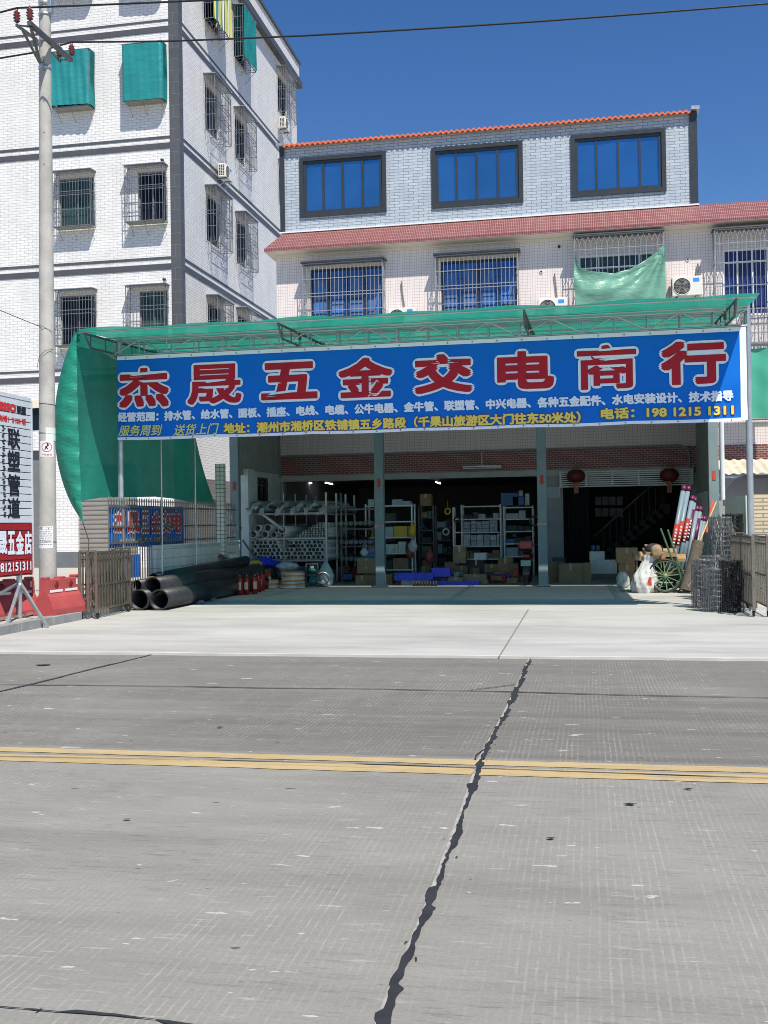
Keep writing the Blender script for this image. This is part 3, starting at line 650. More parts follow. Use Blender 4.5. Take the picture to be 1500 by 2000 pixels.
# ------------------------------------------------------------------ air conditioners
def air_con(w=.80, h=.56, d=.3, logo=True, side_grid=False):
    """built round the origin: front faces -y, base at z=0"""
    r = thing('air_conditioner', 'air conditioner', 'air conditioner')
    part('casing', MB().bbox(-w/2, w/2, -d, 0, .03, h, .018), AC_W, r)
    cx = -w*.17; R = h*.41; cz = h*.52
    g = part('fan_guard', MB().torus((cx, -d-.006, cz), R, .010, (0,1,0), 28, 6), AC_W, r)
    mb = MB(); mb.lathe((cx, -d-.003, cz), [(0,0),(R*.97,0)], 28, axis=(0,-1,0)); part('fan_opening', mb, DARK_PLASTIC, g)
    mb = MB()
    for k in range(1, 6): mb.torus((cx, -d-.010, cz), R*k/6, .0035, (0,1,0), 24, 4)
    for k in range(12): a = k*math.pi/6; mb.bar((cx+.03*math.cos(a), -d-.012, cz+.03*math.sin(a)), (cx+R*math.cos(a), -d-.012, cz+R*math.sin(a)), .006)
    part('fan_grille', mb, mat('guard_grey', (.32,.31,.29), .5) if 'guard_grey' not in bpy.data.materials else bpy.data.materials['guard_grey'], g)
    mb = MB()
    for k in range(4):
        a = k*math.pi/2+.4; mb.add([(cx+.03*math.cos(a), -d-.0045, cz+.03*math.sin(a)), (cx+R*.85*math.cos(a+.1), -d-.0045, cz+R*.85*math.sin(a+.1)), (cx+R*.8*math.cos(a+.75), -d-.0055, cz+R*.8*math.sin(a+.75))], [(0,1,2)])
    part('fan_blade', mb, mat('blade_grey', (.22,.22,.21), .5) if 'blade_grey' not in bpy.data.materials else bpy.data.materials['blade_grey'], g)
    if logo: part('badge', MB().box(w*.2, w*.40, -d-.004, -d+.01, h*.72, h*.9), mat('badge_blue', (.05,.28,.7), .4), r)
    mb = MB()
    for k in range(7):
        z = h*(.16+.11*k)
        for j in range(3): y0 = -d+.04+j*.08; mb.box(-w/2-.006, -w/2+.01, y0, y0+.06, z, z+.04)
    part('side_vent', mb, DARK_PLASTIC, r)
    mb = MB()
    for x in (-w*.32, w*.32): mb.box(x-.03, x+.03, -d-.02, .02, 0, .035)
    part('foot', mb, DARK_STEEL, r)
    return r
def bracket(o, w, d):
    mb = MB()
    for x in (-w*.3, w*.3):
        mb.bar((x,-d-.08,-.02), (x,.1,-.02), .03); mb.bar((x,-d-.04,-.03), (x,.1,-.34), .022)
    part('bracket', mb, STEEL, o)
def at_unit(o, loc, rz, label, group): o.location = loc; o.rotation_euler = (0,0,rz); o['label'] = label; o['group'] = group
G_AC = 'outdoor air conditioning units'
YH = 30.
ac = air_con(logo=True); bracket(ac, .8, .3)
p = aY(785, 645, YH-.36); at_unit(ac, (p.x, YH-.08, aY(785,601,YH-.36).z-.56), 0, 'white air conditioner half hidden by canopy edge, between two barred blue windows', G_AC)
ac2 = dup(ac, (aY(1079,600,YH-.36).x, YH-.08, aY(1079,582,YH-.36).z-.56), 0, 'white air conditioner rising just above the canopy, left of the pale green tarp', G_AC)
ac3 = dup(ac, (aY(1342,560,YH-.36).x, YH-.08, aY(1342,580,YH-.36).z), 0, 'fully visible white air conditioner with a blue badge, right of the green tarp', G_AC)
for pxy, pzb, lab in (((440, 330), 352, 'air conditioner on the apartment side wall below the middle cages'), ((556, 240), 256, 'air conditioner at the far end of the apartment side wall')):
    q = aX(*pxy, XB+.3); q2 = aX(pxy[0], pzb, XB+.3)
    o = dup(ac, (XB+.14, q.y, q2.z), math.pi/2, lab, G_AC)

for px, py, lab in ((318,313,'dome camera over the third floor cage next to the building corner'), (322,546,'dome camera over the second floor cage next to the building corner')):
    q = aY(px, py, YF-.05); o = thing('security_camera', lab, 'camera', tuple(q), 'dome cameras on the apartment front')
    mb = MB(); mb.lathe((q.x, YF, q.z), [(.07,0),(.07,.04),(.05,.08)], 14, 0, (0,-1,0)); part('mount', mb, WHITE_PAINT, o)
    mb = MB(); mb.lathe((q.x, YF-.11, q.z-.07), [(0,0),(.05,.02),(.07,.06),(.06,.1),(0,.12)], 14); part('dome', mb, DARK_PLASTIC, o)

# ------------------------------------------------------------------ the shophouse
XL, XR = -8.87, 9.2
house = thing('shophouse', 'shophouse with grey brick top storey, orange roof edge and red tiled eave', 'building', (XL, YH, 0))
ZE0 = aY(560,489.5,29.55).z; ZE1 = aY(640,449.5,30.02).z; ZL0, ZL1 = 2.87, 3.04; ZF = 3.56
def cagespec(pl, pr, pt_x, pt_y, p, h):
    Yc = YH-p; return dict(a=aY(pl,560,Yc).x, b=aY(pr,560,Yc).x, zt=aY(pt_x,pt_y,Yc).z, p=p, h=h)
cg = [cagespec(592,747,594,516.5,.42,2.2), cagespec(851,1012,851,500.5,.42,2.2), cagespec(1123,1297,1121,462,.5,2.35), cagespec(1398,1540,1396,449,.5,2.35)]
holes = [(c['a']+.10, c['b']-.06, c['zt']-c['h']+.1, c['zt']-(.06 if i < 2 else .42)) for i, c in enumerate(cg)]
holes[3] = (aY(1412,560,30).x, aY(1530,560,30).x, holes[3][2], holes[3][3])
part('front_wall', wall(MB(), 'y', YH, XL, XR, ZF+.02, ZE0+.02, holes, .16), SMALL_TILE, house)
part('side_wall', wall(MB(), 'x', XL, YH, 42, 0, ZE0+.02, [], .1), SMALL_TILE, house)
part('fascia', MB().box(XL+.02, XR, YH-.03, YH+.2, ZL1, ZF+.04), FASCIA_BRICK, house)
part('lintel', MB().box(XL+.02, 2.87, YH-.025, YH+.25, ZL0, ZL1-.002), mat('lintel_paint', (.42,.44,.42), .7), house)
mb = MB(); mb.tube([(XL+.1, YH-.07, ZF+.05), (2.5, YH-.07, ZF+.05), (2.72, YH-.07, ZF-.02), (2.76, YH-.07, ZF-.2), (2.76, YH-.07, 2.4)], .028, 8)
part('water_pipe', mb, mat('greyed_white_pipe', (.26,.27,.27), .6), house)  # white pipe, its dimness put into a grey colour
for q_ in ((-1.3, -.66, YH-.02, YH+.5), (XL+.002, XL+.12, YH+.002, YH+.24), (2.78, 2.95, YH-.02, YH+.4)): part('pier', MB().box(*q_, .05, ZL0-.002), GREY_WALL, house)
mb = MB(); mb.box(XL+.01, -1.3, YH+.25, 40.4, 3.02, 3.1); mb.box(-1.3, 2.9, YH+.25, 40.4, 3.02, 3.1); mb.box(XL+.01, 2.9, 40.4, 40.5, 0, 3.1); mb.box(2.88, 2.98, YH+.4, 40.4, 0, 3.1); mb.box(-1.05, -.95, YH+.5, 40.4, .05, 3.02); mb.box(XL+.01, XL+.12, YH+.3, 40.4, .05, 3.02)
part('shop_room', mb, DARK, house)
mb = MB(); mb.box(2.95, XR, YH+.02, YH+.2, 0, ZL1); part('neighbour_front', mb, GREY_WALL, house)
# red tiled eave with a hipped left end
xe = aY(515.5,482,29.55).x
mb = MB()
mb.add([(xe,29.55,ZE0+.09),(XR,29.55,ZE0+.09),(XR,30.04,ZE1),(XL+.22,30.04,ZE1)], [(0,1,2,3)]); mb.add([(xe,29.55,ZE0+.09),(XL+.22,30.04,ZE1),(XL+.22,42,ZE1),(xe,42,ZE0+.09)], [(0,1,2,3)])
mb.add([(xe,29.55,ZE0),(XR,29.55,ZE0),(XR,29.55,ZE0+.09),(xe,29.55,ZE0+.09)], [(0,1,2,3)]); mb.add([(xe,29.55,ZE0),(xe,29.55,ZE0+.09),(xe,42,ZE0+.09),(xe,42,ZE0)], [(0,1,2,3)])
part('tiled_eave', mb, RED_TILE, house)
mb = MB(); mb.add([(xe,29.55,ZE0),(XL,30.0,ZE0-.02),(XR,30.0,ZE0-.02),(XR,29.55,ZE0)], [(0,1,2,3)]); mb.add([(xe,29.55,ZE0),(xe,42,ZE0),(XL,42,ZE0-.02),(XL,30,ZE0-.02)], [(0,1,2,3)]); mb.box(XL+.002, XR, 29.96, 30.01, ZE0-.07, ZE0-.021)
part('soffit', mb, SOFFIT, house)
# third storey
Y3 = 30.06; xa, xb = aY(548.5,450,Y3).x, aY(1364,400,Y3).x; ZR = aY(800,268,Y3).z
def rect3(l, t, r, b): return (aY(l[0],l[1],Y3-.06).x, aY(r[0],r[1],Y3-.06).x, aY(b[0],b[1],Y3-.06).z, aY(t[0],t[1],Y3-.06).z)
w3 = [rect3((585,366),(584,308),(753.8,355),(586,425)), rect3((842.7,347),(842,288),(1021.3,332),(843.5,406.7)), rect3((1115.2,325),(1114,264),(1301,310),(1116.5,385.5))]
part('upper_wall', wall(MB(), 'y', Y3, xa+.05, xb-.05, ZE1-.02, ZR+.05, [(a+.06,b-.06,c+.06,d-.06) for a,b,c,d in w3], .2), GREY_TILE, house)
mb = MB(); mb.add([(xa+.05,Y3,ZE1),(xa+.05,42,ZE1),(xa+.05,42,ZR),(xa+.05,Y3,ZR)],[(0,1,2,3)]); mb.add([(xb-.05,Y3,ZE1),(xb-.05,42,ZE1),(xb-.05,42,ZR),(xb-.05,Y3,ZR)],[(0,1,2,3)]); part('upper_side_wall', mb, GREY_TILE, house)
mb = MB(); wt = .14
for q_ in ((xa, xa+wt), (xb-.20, xb)): part('corner_trim', MB().box(*q_, Y3-.05, Y3+.12, ZE1-.005, ZR+.02), CHARCOAL, house)
part('ledge', MB().box(xa-.02, xb+.02, 29.99, Y3+.02, ZE1-.012, ZE1+.03), WHITE_PAINT, house)
for q_ in ((xa-.06, xa+.16, .0, .08), (xb-.16, xb+.06, .04, .14)): part('ridge_end_cap', MB().box(q_[0], q_[1], Y3-.2, Y3+.2, ZR+q_[2], ZR+q_[3]), STEEL, house)
def tile(u, v):
    x = xa+.12+(xb-xa-.3)*u; y = Y3-.17+4.2*v
    w = math.cos(2*math.pi*x/.157); return (x, y, ZR+.075+.028*w+.25*(y-Y3))
nx = int((xb-xa)/.157*8)
part('roof', MB().slab(tile, nx, 6, (0, 0, -.06)), ROOF_CLAY, house)
for a, b, c, d in w3:
    P = lambda u, dd, z, a=a, c=c: (a+u, Y3+dd, c+z)
    f = part('window', frame_of(P, b-a, d-c, .115, -.055, .04, 1), CHARCOAL, house)
    P2 = lambda u, dd, z, a=a, c=c: (a+.115+u, Y3+dd, c+.115+z)
    part('sash', frame_of(P2, b-a-.23, d-c-.23, .075, -.01, .06, 4), CHARCOAL, f)
    w_, h_ = (b-a-.23), (d-c-.23); mb = MB()
    for k in range(4):
        t = random.uniform(-.012,.012); e = .03+.012*(k % 2); u0, u1 = w_*k/4+.01, w_*(k+1)/4-.01
        mb.add([P2(u0,e,.01), P2(u1,e+t,.01), P2(u1,e+t,h_-.01), P2(u0,e,h_-.01)], [(0,1,2,3)])
    part('pane', mb, GLASS_BLUE, f)
# second storey windows and cages
for i, (c, hl) in enumerate(zip(cg, holes)):
    a, b, z0, z1 = hl; P = lambda u, d, z, a=a, z0=z0: (a+u, YH+d, z0+z)
    f = part('window', frame_of(P, b-a, z1-z0, .055, .02, .09, 4, (.80,) if i >= 2 else (.86,)), WHITE_PAINT if i >= 2 else CHARCOAL, house)
    part('pane', pane_of(P, b-a, z1-z0, .075), [glass('tinted_glass', (.045,.13,.33), .55, .08), bpy.data.materials.get('tinted_glass'), CURT_GREEN, CURT_NAVY][i] if i == 0 else [None, bpy.data.materials['tinted_glass'], CURT_GREEN, CURT_NAVY][i], f)
    if i < 2:                                                          # blue curtains close behind the glass, with tied bands
        rows = MB()
        for k in range(4):
            u0, u1 = (b-a)*k/4+.09, (b-a)*(k+1)/4-.09
            fn = lambda s, t, u0=u0, u1=u1: (a+u0+(u1-u0)*s, YH+.068-.006*abs(math.sin(s*13+k)), z0+.03+(z1-z0-.32)*t)
            rows.grid(fn, 24, 2)
        part('curtain', rows, CURT_BLUE, f)
        bd = MB()
        for k in range(4):
            u0, u1 = (b-a)*k/4+.10, (b-a)*(k+1)/4-.10
            for zz in (.25,.42,.55,.63,.72,.98,1.12,1.3):
                if random.random() < .8: bd.box(a+u0, a+u1, YH+.055, YH+.058, z0+zz, z0+zz+.022)
        part('shutter_slat', bd, INK, f)
    c_o = (c['a'], YH, c['zt']-c['h'])
    g = part('window_grille', cage_mb(c_o, (1,0,0), (0,-1,0), c['b']-c['a'], c['h'], c['p'], 20 if i < 2 else 16, (.38,.57,.61,.8) if i < 2 else (.35,.62,.84), r=.0085, ns=4, arch=i >= 2), WHITE_BAR, house)
    if i < 2: part('hood', hood_mb(c_o, (1,0,0), (0,-1,0), c['b']-c['a'], c['h'], c['p'], .06, .05), CHARCOAL, g)
    else: part('hood', hood_mb(c_o, (1,0,0), (0,-1,0), c['b']-c['a'], c['h'], c['p'], .04, .03), DARK_STEEL, g)
# lower cage of the right neighbour, with its net below
lo = cagespec(1452,1560,1452,600,.45,1.0)
part('window_grille', cage_mb((lo['a'], YH, lo['zt']-1.35), (1,0,0), (0,-1,0), lo['b']-lo['a'], 1.3, .45, 16, (.3,.5,.8), r=.012), WHITE_BAR, house)
# pale green tarp sagging over the third cage
c = cg[2]; A = aY(1121,505,YH-.52); B = aY(1298.5,474,YH-.52); zb = aY(1200,606,YH-.52).z
TE = ((1119.9,487),(1128,515),(1137,527),(1170,531),(1200,533),(1230,524),(1250,514),(1275,496),(1298.1,476))
def tarp(s, t):
    x = A.x+(B.x-A.x)*s; top = zb
    px_ = 1120+178*s
    for (p_, y_), (p2_, y2_) in zip(TE, TE[1:]):
        if p_ <= px_ <= p2_: top = aY(px_, y_+(y2_-y_)*(px_-p_)/(p2_-p_), YH-.56).z
    fold = .035*math.sin(9*s+14*t*(1-s))*t + .05*math.sin(7*math.atan2(1-t, 1.02-s)*2)*s + .025*math.sin(31*s-8*t)*t*(.4+s)
    bul = .12*math.sin(math.pi*s)*math.sin(math.pi*min(1, t*1.1))
    return (x+.02*math.sin(9*t)*(s < .02), YH-.54-fold-bul, zb-.1+(top-zb+.1)*t)
single('tarp', MB().slab(tarp, 60, 24, (0,.006,0)), TARP, 'pale green tarp sagging across a barred second floor window', 'tarp', (A.x, YH-.54, zb))
# small fittings on the wall
for (px, py, r) in ((1057,531,.04), (1343,507,.04), (1092,482,.055)):
    q = aY(px, py, YH); mb = MB(); mb.torus((q.x, YH-.012, q.z), r, .012, (0,1,0), 16, 6); mb.lathe((q.x, YH-.004, q.z), [(0,0),(r,0)], 16, 1, (0,-1,0)); part('wall_hole', mb, [SOFFIT, INK], house)
for pts in (((784,549),(786,570),(790,600)), ((1083,534),(1086,560),(1088,582)), ((1363,515),(1361,530),(1359,542)), ((1363,515),(1366,530),(1366,543))):
    mb = MB(); mb.tube([tuple(aY(x, y, YH-.05)) for x, y in pts], .018, 6); part('coolant_hose', mb, mat('hose_grey', (.2,.19,.18), .7) if 'hose_grey' not in bpy.data.materials else bpy.data.materials['hose_grey'], house)

# ================================================================== CANOPY
YC, YP, YB = 17.6, 18.95, 18.8
cx0, cx1 = aY(150,650,YC).x, aY(1484,574,YC).x; zc = 5.12; SL = .05
canopy = thing('canopy', 'wide green shade net canopy on steel trusses and posts across the shop front', 'canopy', (cx0, YP, 0))
def top(y): return zc+SL*(y-YC)
def cn(u, v):
    y = YC+(23.3-YC)*v; x = cx0+(cx1-cx0)*u
    s = .018*math.sin(math.pi*((y-YC)/1.05))**2
    return (x, y-.02*math.sin(19*u)**2*(1-v), top(y)+.035-s+.01*math.sin(23*u+5*v) + (.02*math.sin(40*u)*(1-v)**6))
part('roof_net', MB().slab(cn, 80, 42, (0,0,.004)), NET_GREEN, canopy)
mb = MB()
for k in range(6):
    y = YC+.06+k*1.0; mb.tube([(cx0, y, top(y)), (cx1-.05, y, top(y))], .016, 6)
part('purlin', mb, STEEL, canopy)
for xr in (cx0+.12, aY(541,632,YC).x, aY(1023,606,YC).x, cx1-.35):     # rafters running back to the shop
    mb = MB(); n_ = 14
    y0_, y1_ = YC+.05, 26.2
    mb.tube([(xr, y0_, top(y0_)-.03), (xr, y1_, top(y1_)-.03)], .022, 6); mb.tube([(xr, y0_+.25, top(y0_)-.25), (xr, y1_, top(y1_)-.28)], .02, 6)
    mb.tube([(xr, y0_, top(y0_)-.03), (xr, y0_+.25, top(y0_)-.25)], .02, 6)
    for k in range(n_):
        ya = y0_+.25+(y1_-y0_-.25)*k/n_; yb = y0_+.25+(y1_-y0_-.25)*(k+.5)/n_; yc_ = y0_+.25+(y1_-y0_-.25)*(k+1)/n_
        mb.tube([(xr, ya, top(ya)-.27), (xr, ya, top(ya)-.03)], .011, 5)
        if k % 3 == 2: mb.box(xr-.025, xr+.025, ya-.02, ya+.02, top(ya)-.15, top(ya)-.0)
    part('rafter', mb, DARK_STEEL, canopy)
zt_, zb_ = 5.155, 4.875; xA, xB_ = aY(224,690,YP).x, aY(1458,640,YP).x
mb = MB()
for y in (YP-.12, YP+.12):
    for z in (zt_, zb_): mb.tube([(xA, y, z), (xB_, y, z)], .021, 6)
n_ = 21
for k in range(n_+1):
    x = xA+(xB_-xA)*k/n_
    for y in (YP-.12, YP+.12): mb.tube([(x,y,zb_),(x,y,zt_)], .015, 5)
    mb.tube([(x,YP-.12,zt_),(x,YP+.12,zt_)], .012, 5); mb.tube([(x,YP-.12,zb_),(x,YP+.12,zb_)], .012, 5)
    if k < n_:
        x2 = xA+(xB_-xA)*(k+1)/n_; a, b = ((x,zb_),(x2,zt_)) if k % 2 == 0 else ((x,zt_),(x2,zb_))
        mb.tube([(a[0],YP-.12,a[1]),(b[0],YP-.12,b[1])], .016, 5)
        if k % 2: mb.bbox(x-.04, x+.04, YP-.135, YP-.105, zt_-.045, zt_+.01, .004)
        else: mb.bbox(x-.04, x+.04, YP-.135, YP-.105, zb_-.01, zb_+.045, .004)
part('front_truss', mb, STEEL, canopy)
for px in (236.5, 1466):
    x = aY(px, 1000, YP).x; mb = MB(); mb.tube([(x,YP,.02),(x,YP,2.6),(x,YP,5.3)], .055, 14); mb.bbox(x-.1,x+.1,YP-.1,YP+.1,.02,.04,.005); part('post', mb, STEEL, canopy)
for px, yy in ((316, None), (382, None)):                              # thin props along the left side
    q = aX(px, 1000, -8.45); mb = MB(); mb.tube([(q.x,q.y,.02),(q.x,q.y,top(q.y)-.04)], .02, 8); part('prop', mb, STEEL, canopy)
mb = MB(); mb.box(-8.95, 3.0, 23.35, 30.0, 5.42, 5.46); part('lean_to_roof', mb, CORR, canopy)  # unseen sheet roof, front edge carried forward to darken the shop front
for k in range(4):                                                     # painted steel columns
    xc = [-8.86, -5.09, -1.07, 2.93][k]; mb = MB(); w = .115
    mb.bbox(xc-w, xc+w, 25.9, 26.1, .02, 5.42, .01)
    col = part('column', mb, COLUMN, canopy)
    part('red_paper_strip', MB().box(xc-.035, xc+.045, 25.888, 25.9, aY(741,945,26).z-.09, aY(741,945,26).z+.13), RED_PAPER, col)
    mb = MB(); mb.bbox(xc-w-.008, xc+w+.008, 25.892, 26.108, 1.5, 1.57, .004); part('steel_band', mb, STAINLESS, col)
    part('base_plate', MB().bbox(xc-.17, xc+.17, 25.83, 26.17, .03, .065, .006), COLUMN, col)
mb = MB(); mb.tube([(3.13,25.93,aY(1397,977,25.95).z),(3.13,25.93,5.3)], .055, 10); part('downpipe', mb, COLUMN_W, canopy)
# ================================================================== BANNER
ZB0, ZB1 = 3.27, 4.835; bx0, bx1 = aY(228.5,700,YB).x, aY(1457,640,YB).x
def bw(x, z):                                                          # how far the cloth billows at x, z
    s = (x-bx0)/(bx1-bx0); t = (z-ZB0)/(ZB1-ZB0)
    w = .022*math.sin(5.1*x+1.2*z)*math.sin(math.pi*t)*.6 + .018*math.sin(1.7*x+2)*(1-t)
    w += .012*math.sin(8*(x*.6+z*1.1))*max(0, 1-s*7)*1.2 + .02*math.sin(16*(z*.5-x*.35))*max(0, 1-(1-s)*9)*(1-t)
    return w
def bsag(x, t): return -.014*math.sin(math.pi*((x-bx0)/(bx1-bx0)*6.0 % 1))*max(0, 1-t)**4
def bn(u, v):
    x = bx0+(bx1-bx0)*u; z = ZB0+(ZB1-ZB0)*v; return (x, YB+bw(x, z), z+bsag(x, v))
banner = thing('shop_banner', 'long blue banner with big red white-edged characters hung along the canopy front', 'banner', (bx0, YB, ZB0))
part('banner_cloth', MB().slab(bn, 240, 30, (0,.004,0)), BLUE_PRINT, banner)
def edge(v0, v1):
    return MB().grid(lambda u, v: (lambda p: (p[0], p[1]-.006, p[2]))(bn(u, v0+(v1-v0)*v)), 240, 2)
mb = edge(-.005, .028); e2 = edge(.965, 1.01); mb.add(e2.v, e2.f, 0, True)
e3 = MB().grid(lambda u, v: (lambda p: (p[0], p[1]-.007, p[2]))(bn(.9905+.0095*u, v)), 3, 24); mb.add(e3.v, e3.f, 0, True)
part('white_hem', mb, WHITE_PRINT, banner)
mb = MB()
for k in range(26):
    for v in (.012, .985): p = bn((k+.4)/26, v); mb.lathe((p[0], p[1]-.012, p[2]), [(.004,0),(.012,0),(.012,.004),(.004,.004)], 8, 0, (0,-1,0))
part('eyelet', mb, DARK_STEEL, banner)
def bfn(e): return lambda x, z, d=0.: (x, YB+bw(x, z)-e-d, z+bsag(x, (z-ZB0)/(ZB1-ZB0)))
def bxz(px, py): q = aY(px, py, YB); return q.x, q.z
BIG = [('杰',229,335,714,800),('晟',362,477,707,794),('五',506,625,703,785),('金',656,772,694,781),('交',804,928,687,773),('电',966,1087,681,765),('商',1122,1248,669,765),('行',1285,1423,661,756)]
BO = dict(杰=.032, 晟=.020, 五=.034, 金=.027, 交=.033, 电=.032, 商=.021, 行=.033)
o1, o2 = MB(), MB()
for ch, l, r, t, b in BIG:
    xm, ym = (l+r)/2, (t+b)/2; x0 = bxz(l, ym)[0]; x1 = bxz(r, ym)[0]; z1 = bxz(xm, t)[1]; z0 = bxz(xm, b)[1]
    glyphs(o1, ch, bfn(.012), x0, x1, z0, z1, BO[ch]+.045)
    d = .045; glyphs(o2, ch, bfn(.020), x0+d, x1-d, z0+d, z1-d, BO[ch], hard=1)
part('letter_outline', o1, WHITE_PRINT, banner); part('red_lettering', o2, RED_PRINT, banner)
def line(mb, s, pl, pr, e, off, sh=0., rep=1):                         # pl/pr: (x, top, bottom) in the photo
    x0, za = bxz(pl[0], pl[1]); z0 = bxz(pl[0], pl[2])[1]; x1, zb2 = bxz(pr[0], pr[1])
    zz1, zz0 = bxz((pl[0]+pr[0])/2, (pl[1]+pr[1])/2)[1], bxz((pl[0]+pr[0])/2, (pl[2]+pr[2])/2)[1]
    glyphs(mb, s, bfn(e), x0, x1, zz0, zz1, off, 0, sh)
mb = MB(); line(mb, '经营范围：排水管、给水管、面板、插座、电线、电缆、公牛电器、金牛管、联塑管、中兴电器、各种五金配件、水电安装设计、技术指导', (231,806,825), (1432,761,783), .014, .010)
part('white_lettering', mb, WHITE_PRINT, banner)
y1_, y2_ = MB(), MB()
for s, pl, pr in (('地址：潮州市湘桥区铁铺镇五乡路段（千果山旅游区大门往东50米处）', (437,825,846), (1134,803,826)), ('电话：198 1215 1311', (1173,797,819), (1433,788,811))):
    line(y1_, s, tuple(pl[i]+(-1.5,-1.5,1.5)[i] for i in range(3)), tuple(pr[i]+(1.5,-1.5,1.5)[i] for i in range(3)), .012, .016); line(y2_, s, pl, pr, .02, .010)
part('maroon_shade', y1_, MAROON_PRINT, banner); part('yellow_lettering', y2_, YELLOW_PRINT, banner)
mb = MB(); line(mb, '服务周到', (231,830,852), (317,829,850), .014, .004, .25); line(mb, '送货上门', (338,828,850), (428,826,848), .014, .004, .25); part('lime_lettering', mb, LIME_PRINT, banner)

# green net curtain down the left side, its front flap blown outwards into the sun
XS = cx0-.05
BE = [(150,984),(172,976),(200,972),(255,971),(310,970),(345,974),(385,983),(428,992)]
BZ = [(aX(px, py, XS).y, aX(px, py, XS).z) for px, py in BE]
YT = aX(352,800,XS).y                                                  # where the rear edge meets the roof net
def curt(s, t):
    k = min(6, int(s*7)); f = s*7-k; yb_ = BZ[k][0]+(BZ[k+1][0]-BZ[k][0])*f; zl = BZ[k][1]+(BZ[k+1][1]-BZ[k][1])*f
    yt_ = YC+.05+(YT-YC-.05)*s; y = yb_+(yt_-yb_)*t**.8; zt = top(yt_)+.02
    xx = XS-.05-.06*math.sin(math.pi*t)*math.sin(math.pi*min(1, s*1.1+.02)) + .02*math.sin(9*s+7*t) + .03*math.sin(5*(1-t)+14*s)*(1-t)**2*math.exp(-3*s)
    return (xx, y, zl+(zt-zl)*t)
def flap(s, t):                                                       # s: 0 inner edge, 1 blown edge; t: 0 bottom tail, 1 top corner
    zi, zo = 1.72, 1.72; ztop = 5.1
    z = zi+(ztop-zi)*t
    w = .03+.60*math.sin(math.pi*min(1, t*.97+.0))**.62*(1-.18*t) if t < .999 else .02
    xi = XS+.02+.08*(1-t)**2
    bul = .16*math.sin(math.pi*s)*math.sin(math.pi*t)
    wr = .014*math.sin(34*t+5*s)*math.sin(math.pi*min(1, t*1.1))*(1-s)**.6 + .008*math.sin(71*t-6*s)*(1-s)
    return (xi-w*s, YC+.04+.20*s*s-bul*.55+wr, z)
net = thing('side_net', 'dark green net hung down the left end of the canopy, front flap billowing', 'shade net', (XS, YC, 1.7))
part('net_panel', MB().slab(curt, 70, 26, (-.004,0,0)), NET_SIDE, net)
part('blown_flap', MB().slab(flap, 16, 90, (0,.004,0)), cloth('sunlit_net', (.022,.32,.22), .2, .03, .16, wr=.9), net)
p0 = Vector(flap(.3, 0)); mb = MB(); mb.tube([p0, p0+Vector((.12,.0,-.35)), aX(172,1086,-8.5)], .008, 5); part('tie_rope', mb, BLACK_WIRE, net)

# ================================================================== LEFT SIDE: pole, wires, sign, barriers, fence
PX, PY_ = aZ(94,1194,.16).x, aZ(94,1194,.16).y
pole = thing('utility_pole', 'tall round concrete utility pole with steel crossarm and pasted notices', 'utility pole', (PX, PY_, .155))
dx = (aY(88,40,PY_).x-PX)/10.4
rb_, rt_ = .155, .098
ptp = lambda z: (PX+dx*(z-.16), PY_, z)
mb = MB(); zz = [.1+12.2*k/24 for k in range(25)]; mb.tube([ptp(z) for z in zz], [rb_+(rt_-rb_)*(z/11.) for z in zz], 24); part('shaft', mb, CONCRETE_POLE, pole)
def rp(z): return rb_+(rt_-rb_)*(z/11.)
def collar(py, h=.035, m=STEEL, nm='clamp'):
    z = aY(88,py,PY_).z; c = ptp(z); mb = MB(); mb.lathe((c[0],c[1],z-h), [(rp(z)+.002,0),(rp(z)+.012,0),(rp(z)+.012,2*h),(rp(z)+.002,2*h)], 20); mb.bbox(c[0]-.03,c[0]+.03,c[1]-rp(z)-.05,c[1]-rp(z),z-.03,z+.03,.004); part(nm, mb, m, pole)
collar(82, .02); collar(134, .025); collar(30, .02); collar(8,.05); 
for py in (141,202,263,325,1128):
    z = aY(90,py,PY_).z; c = ptp(z); mb = MB(); mb.lathe((c[0]+.03, c[1]-rp(z)-.001, z), [(0,0),(.011,0)], 10, 0, (0,-1,0)); part('bolt_hole', mb, INK, pole)
XA = PX-.17
arm0 = aX(57,44,XA+.12); arm1 = aX(140,119,XA+.35)
mb = MB(); za = aY(88,84,PY_).z
ya0, ya1 = PY_-1.15, PY_+1.1
a0 = aY(57,45,PY_-.95); a1 = aY(139,118,PY_+.75)
mb.bar(a0, a1, .07, .07); part('crossarm', mb, DARK_STEEL, pole)
mb = MB(); b0 = aY(32,49,PY_-.75)
low = aY(79,124,PY_-rp(9)-.02)
for p_, q_, w_, h_ in ((b0, aY(72,78,PY_-.2), .04, .04), (b0, aY(57,52,PY_-.9), .025, .025), (aY(115,117,PY_+.5), aY(130,117,PY_+.65), .02, .02), (aY(103,104,PY_+.35), aY(118,121,PY_+.5), .03, .03),
                       (aY(60,52,PY_-.9), low, .05, .02), (aY(43,57,PY_-.7), aY(77,122,PY_-rp(9)-.02), .04, .02), (aY(96,88,PY_), aY(80,122,PY_-rp(9)-.03), .05, .02)):
    part('brace', MB().bar(p_, q_, w_, h_), DARK_STEEL, pole)
def insul(px, py, Y):                                                  # py: foot of the insulator
    q = aY(px, py, Y); k = .009*PY_/17; r = [.02,.055,.028,.062,.03,.062,.03,.055,.022,.02]; h = [0,.03,.05,.075,.10,.125,.15,.17,.19,.23]
    mb = MB(); mb.lathe(q, list(zip(r, h)), 14, 0); mb.tube([q+Vector((0,0,-.05)), q+Vector((0,0,.26))], .01, 6, 1); part('insulator', mb, [PORCELAIN, STEEL], pole); return q+Vector((0,0,.25))
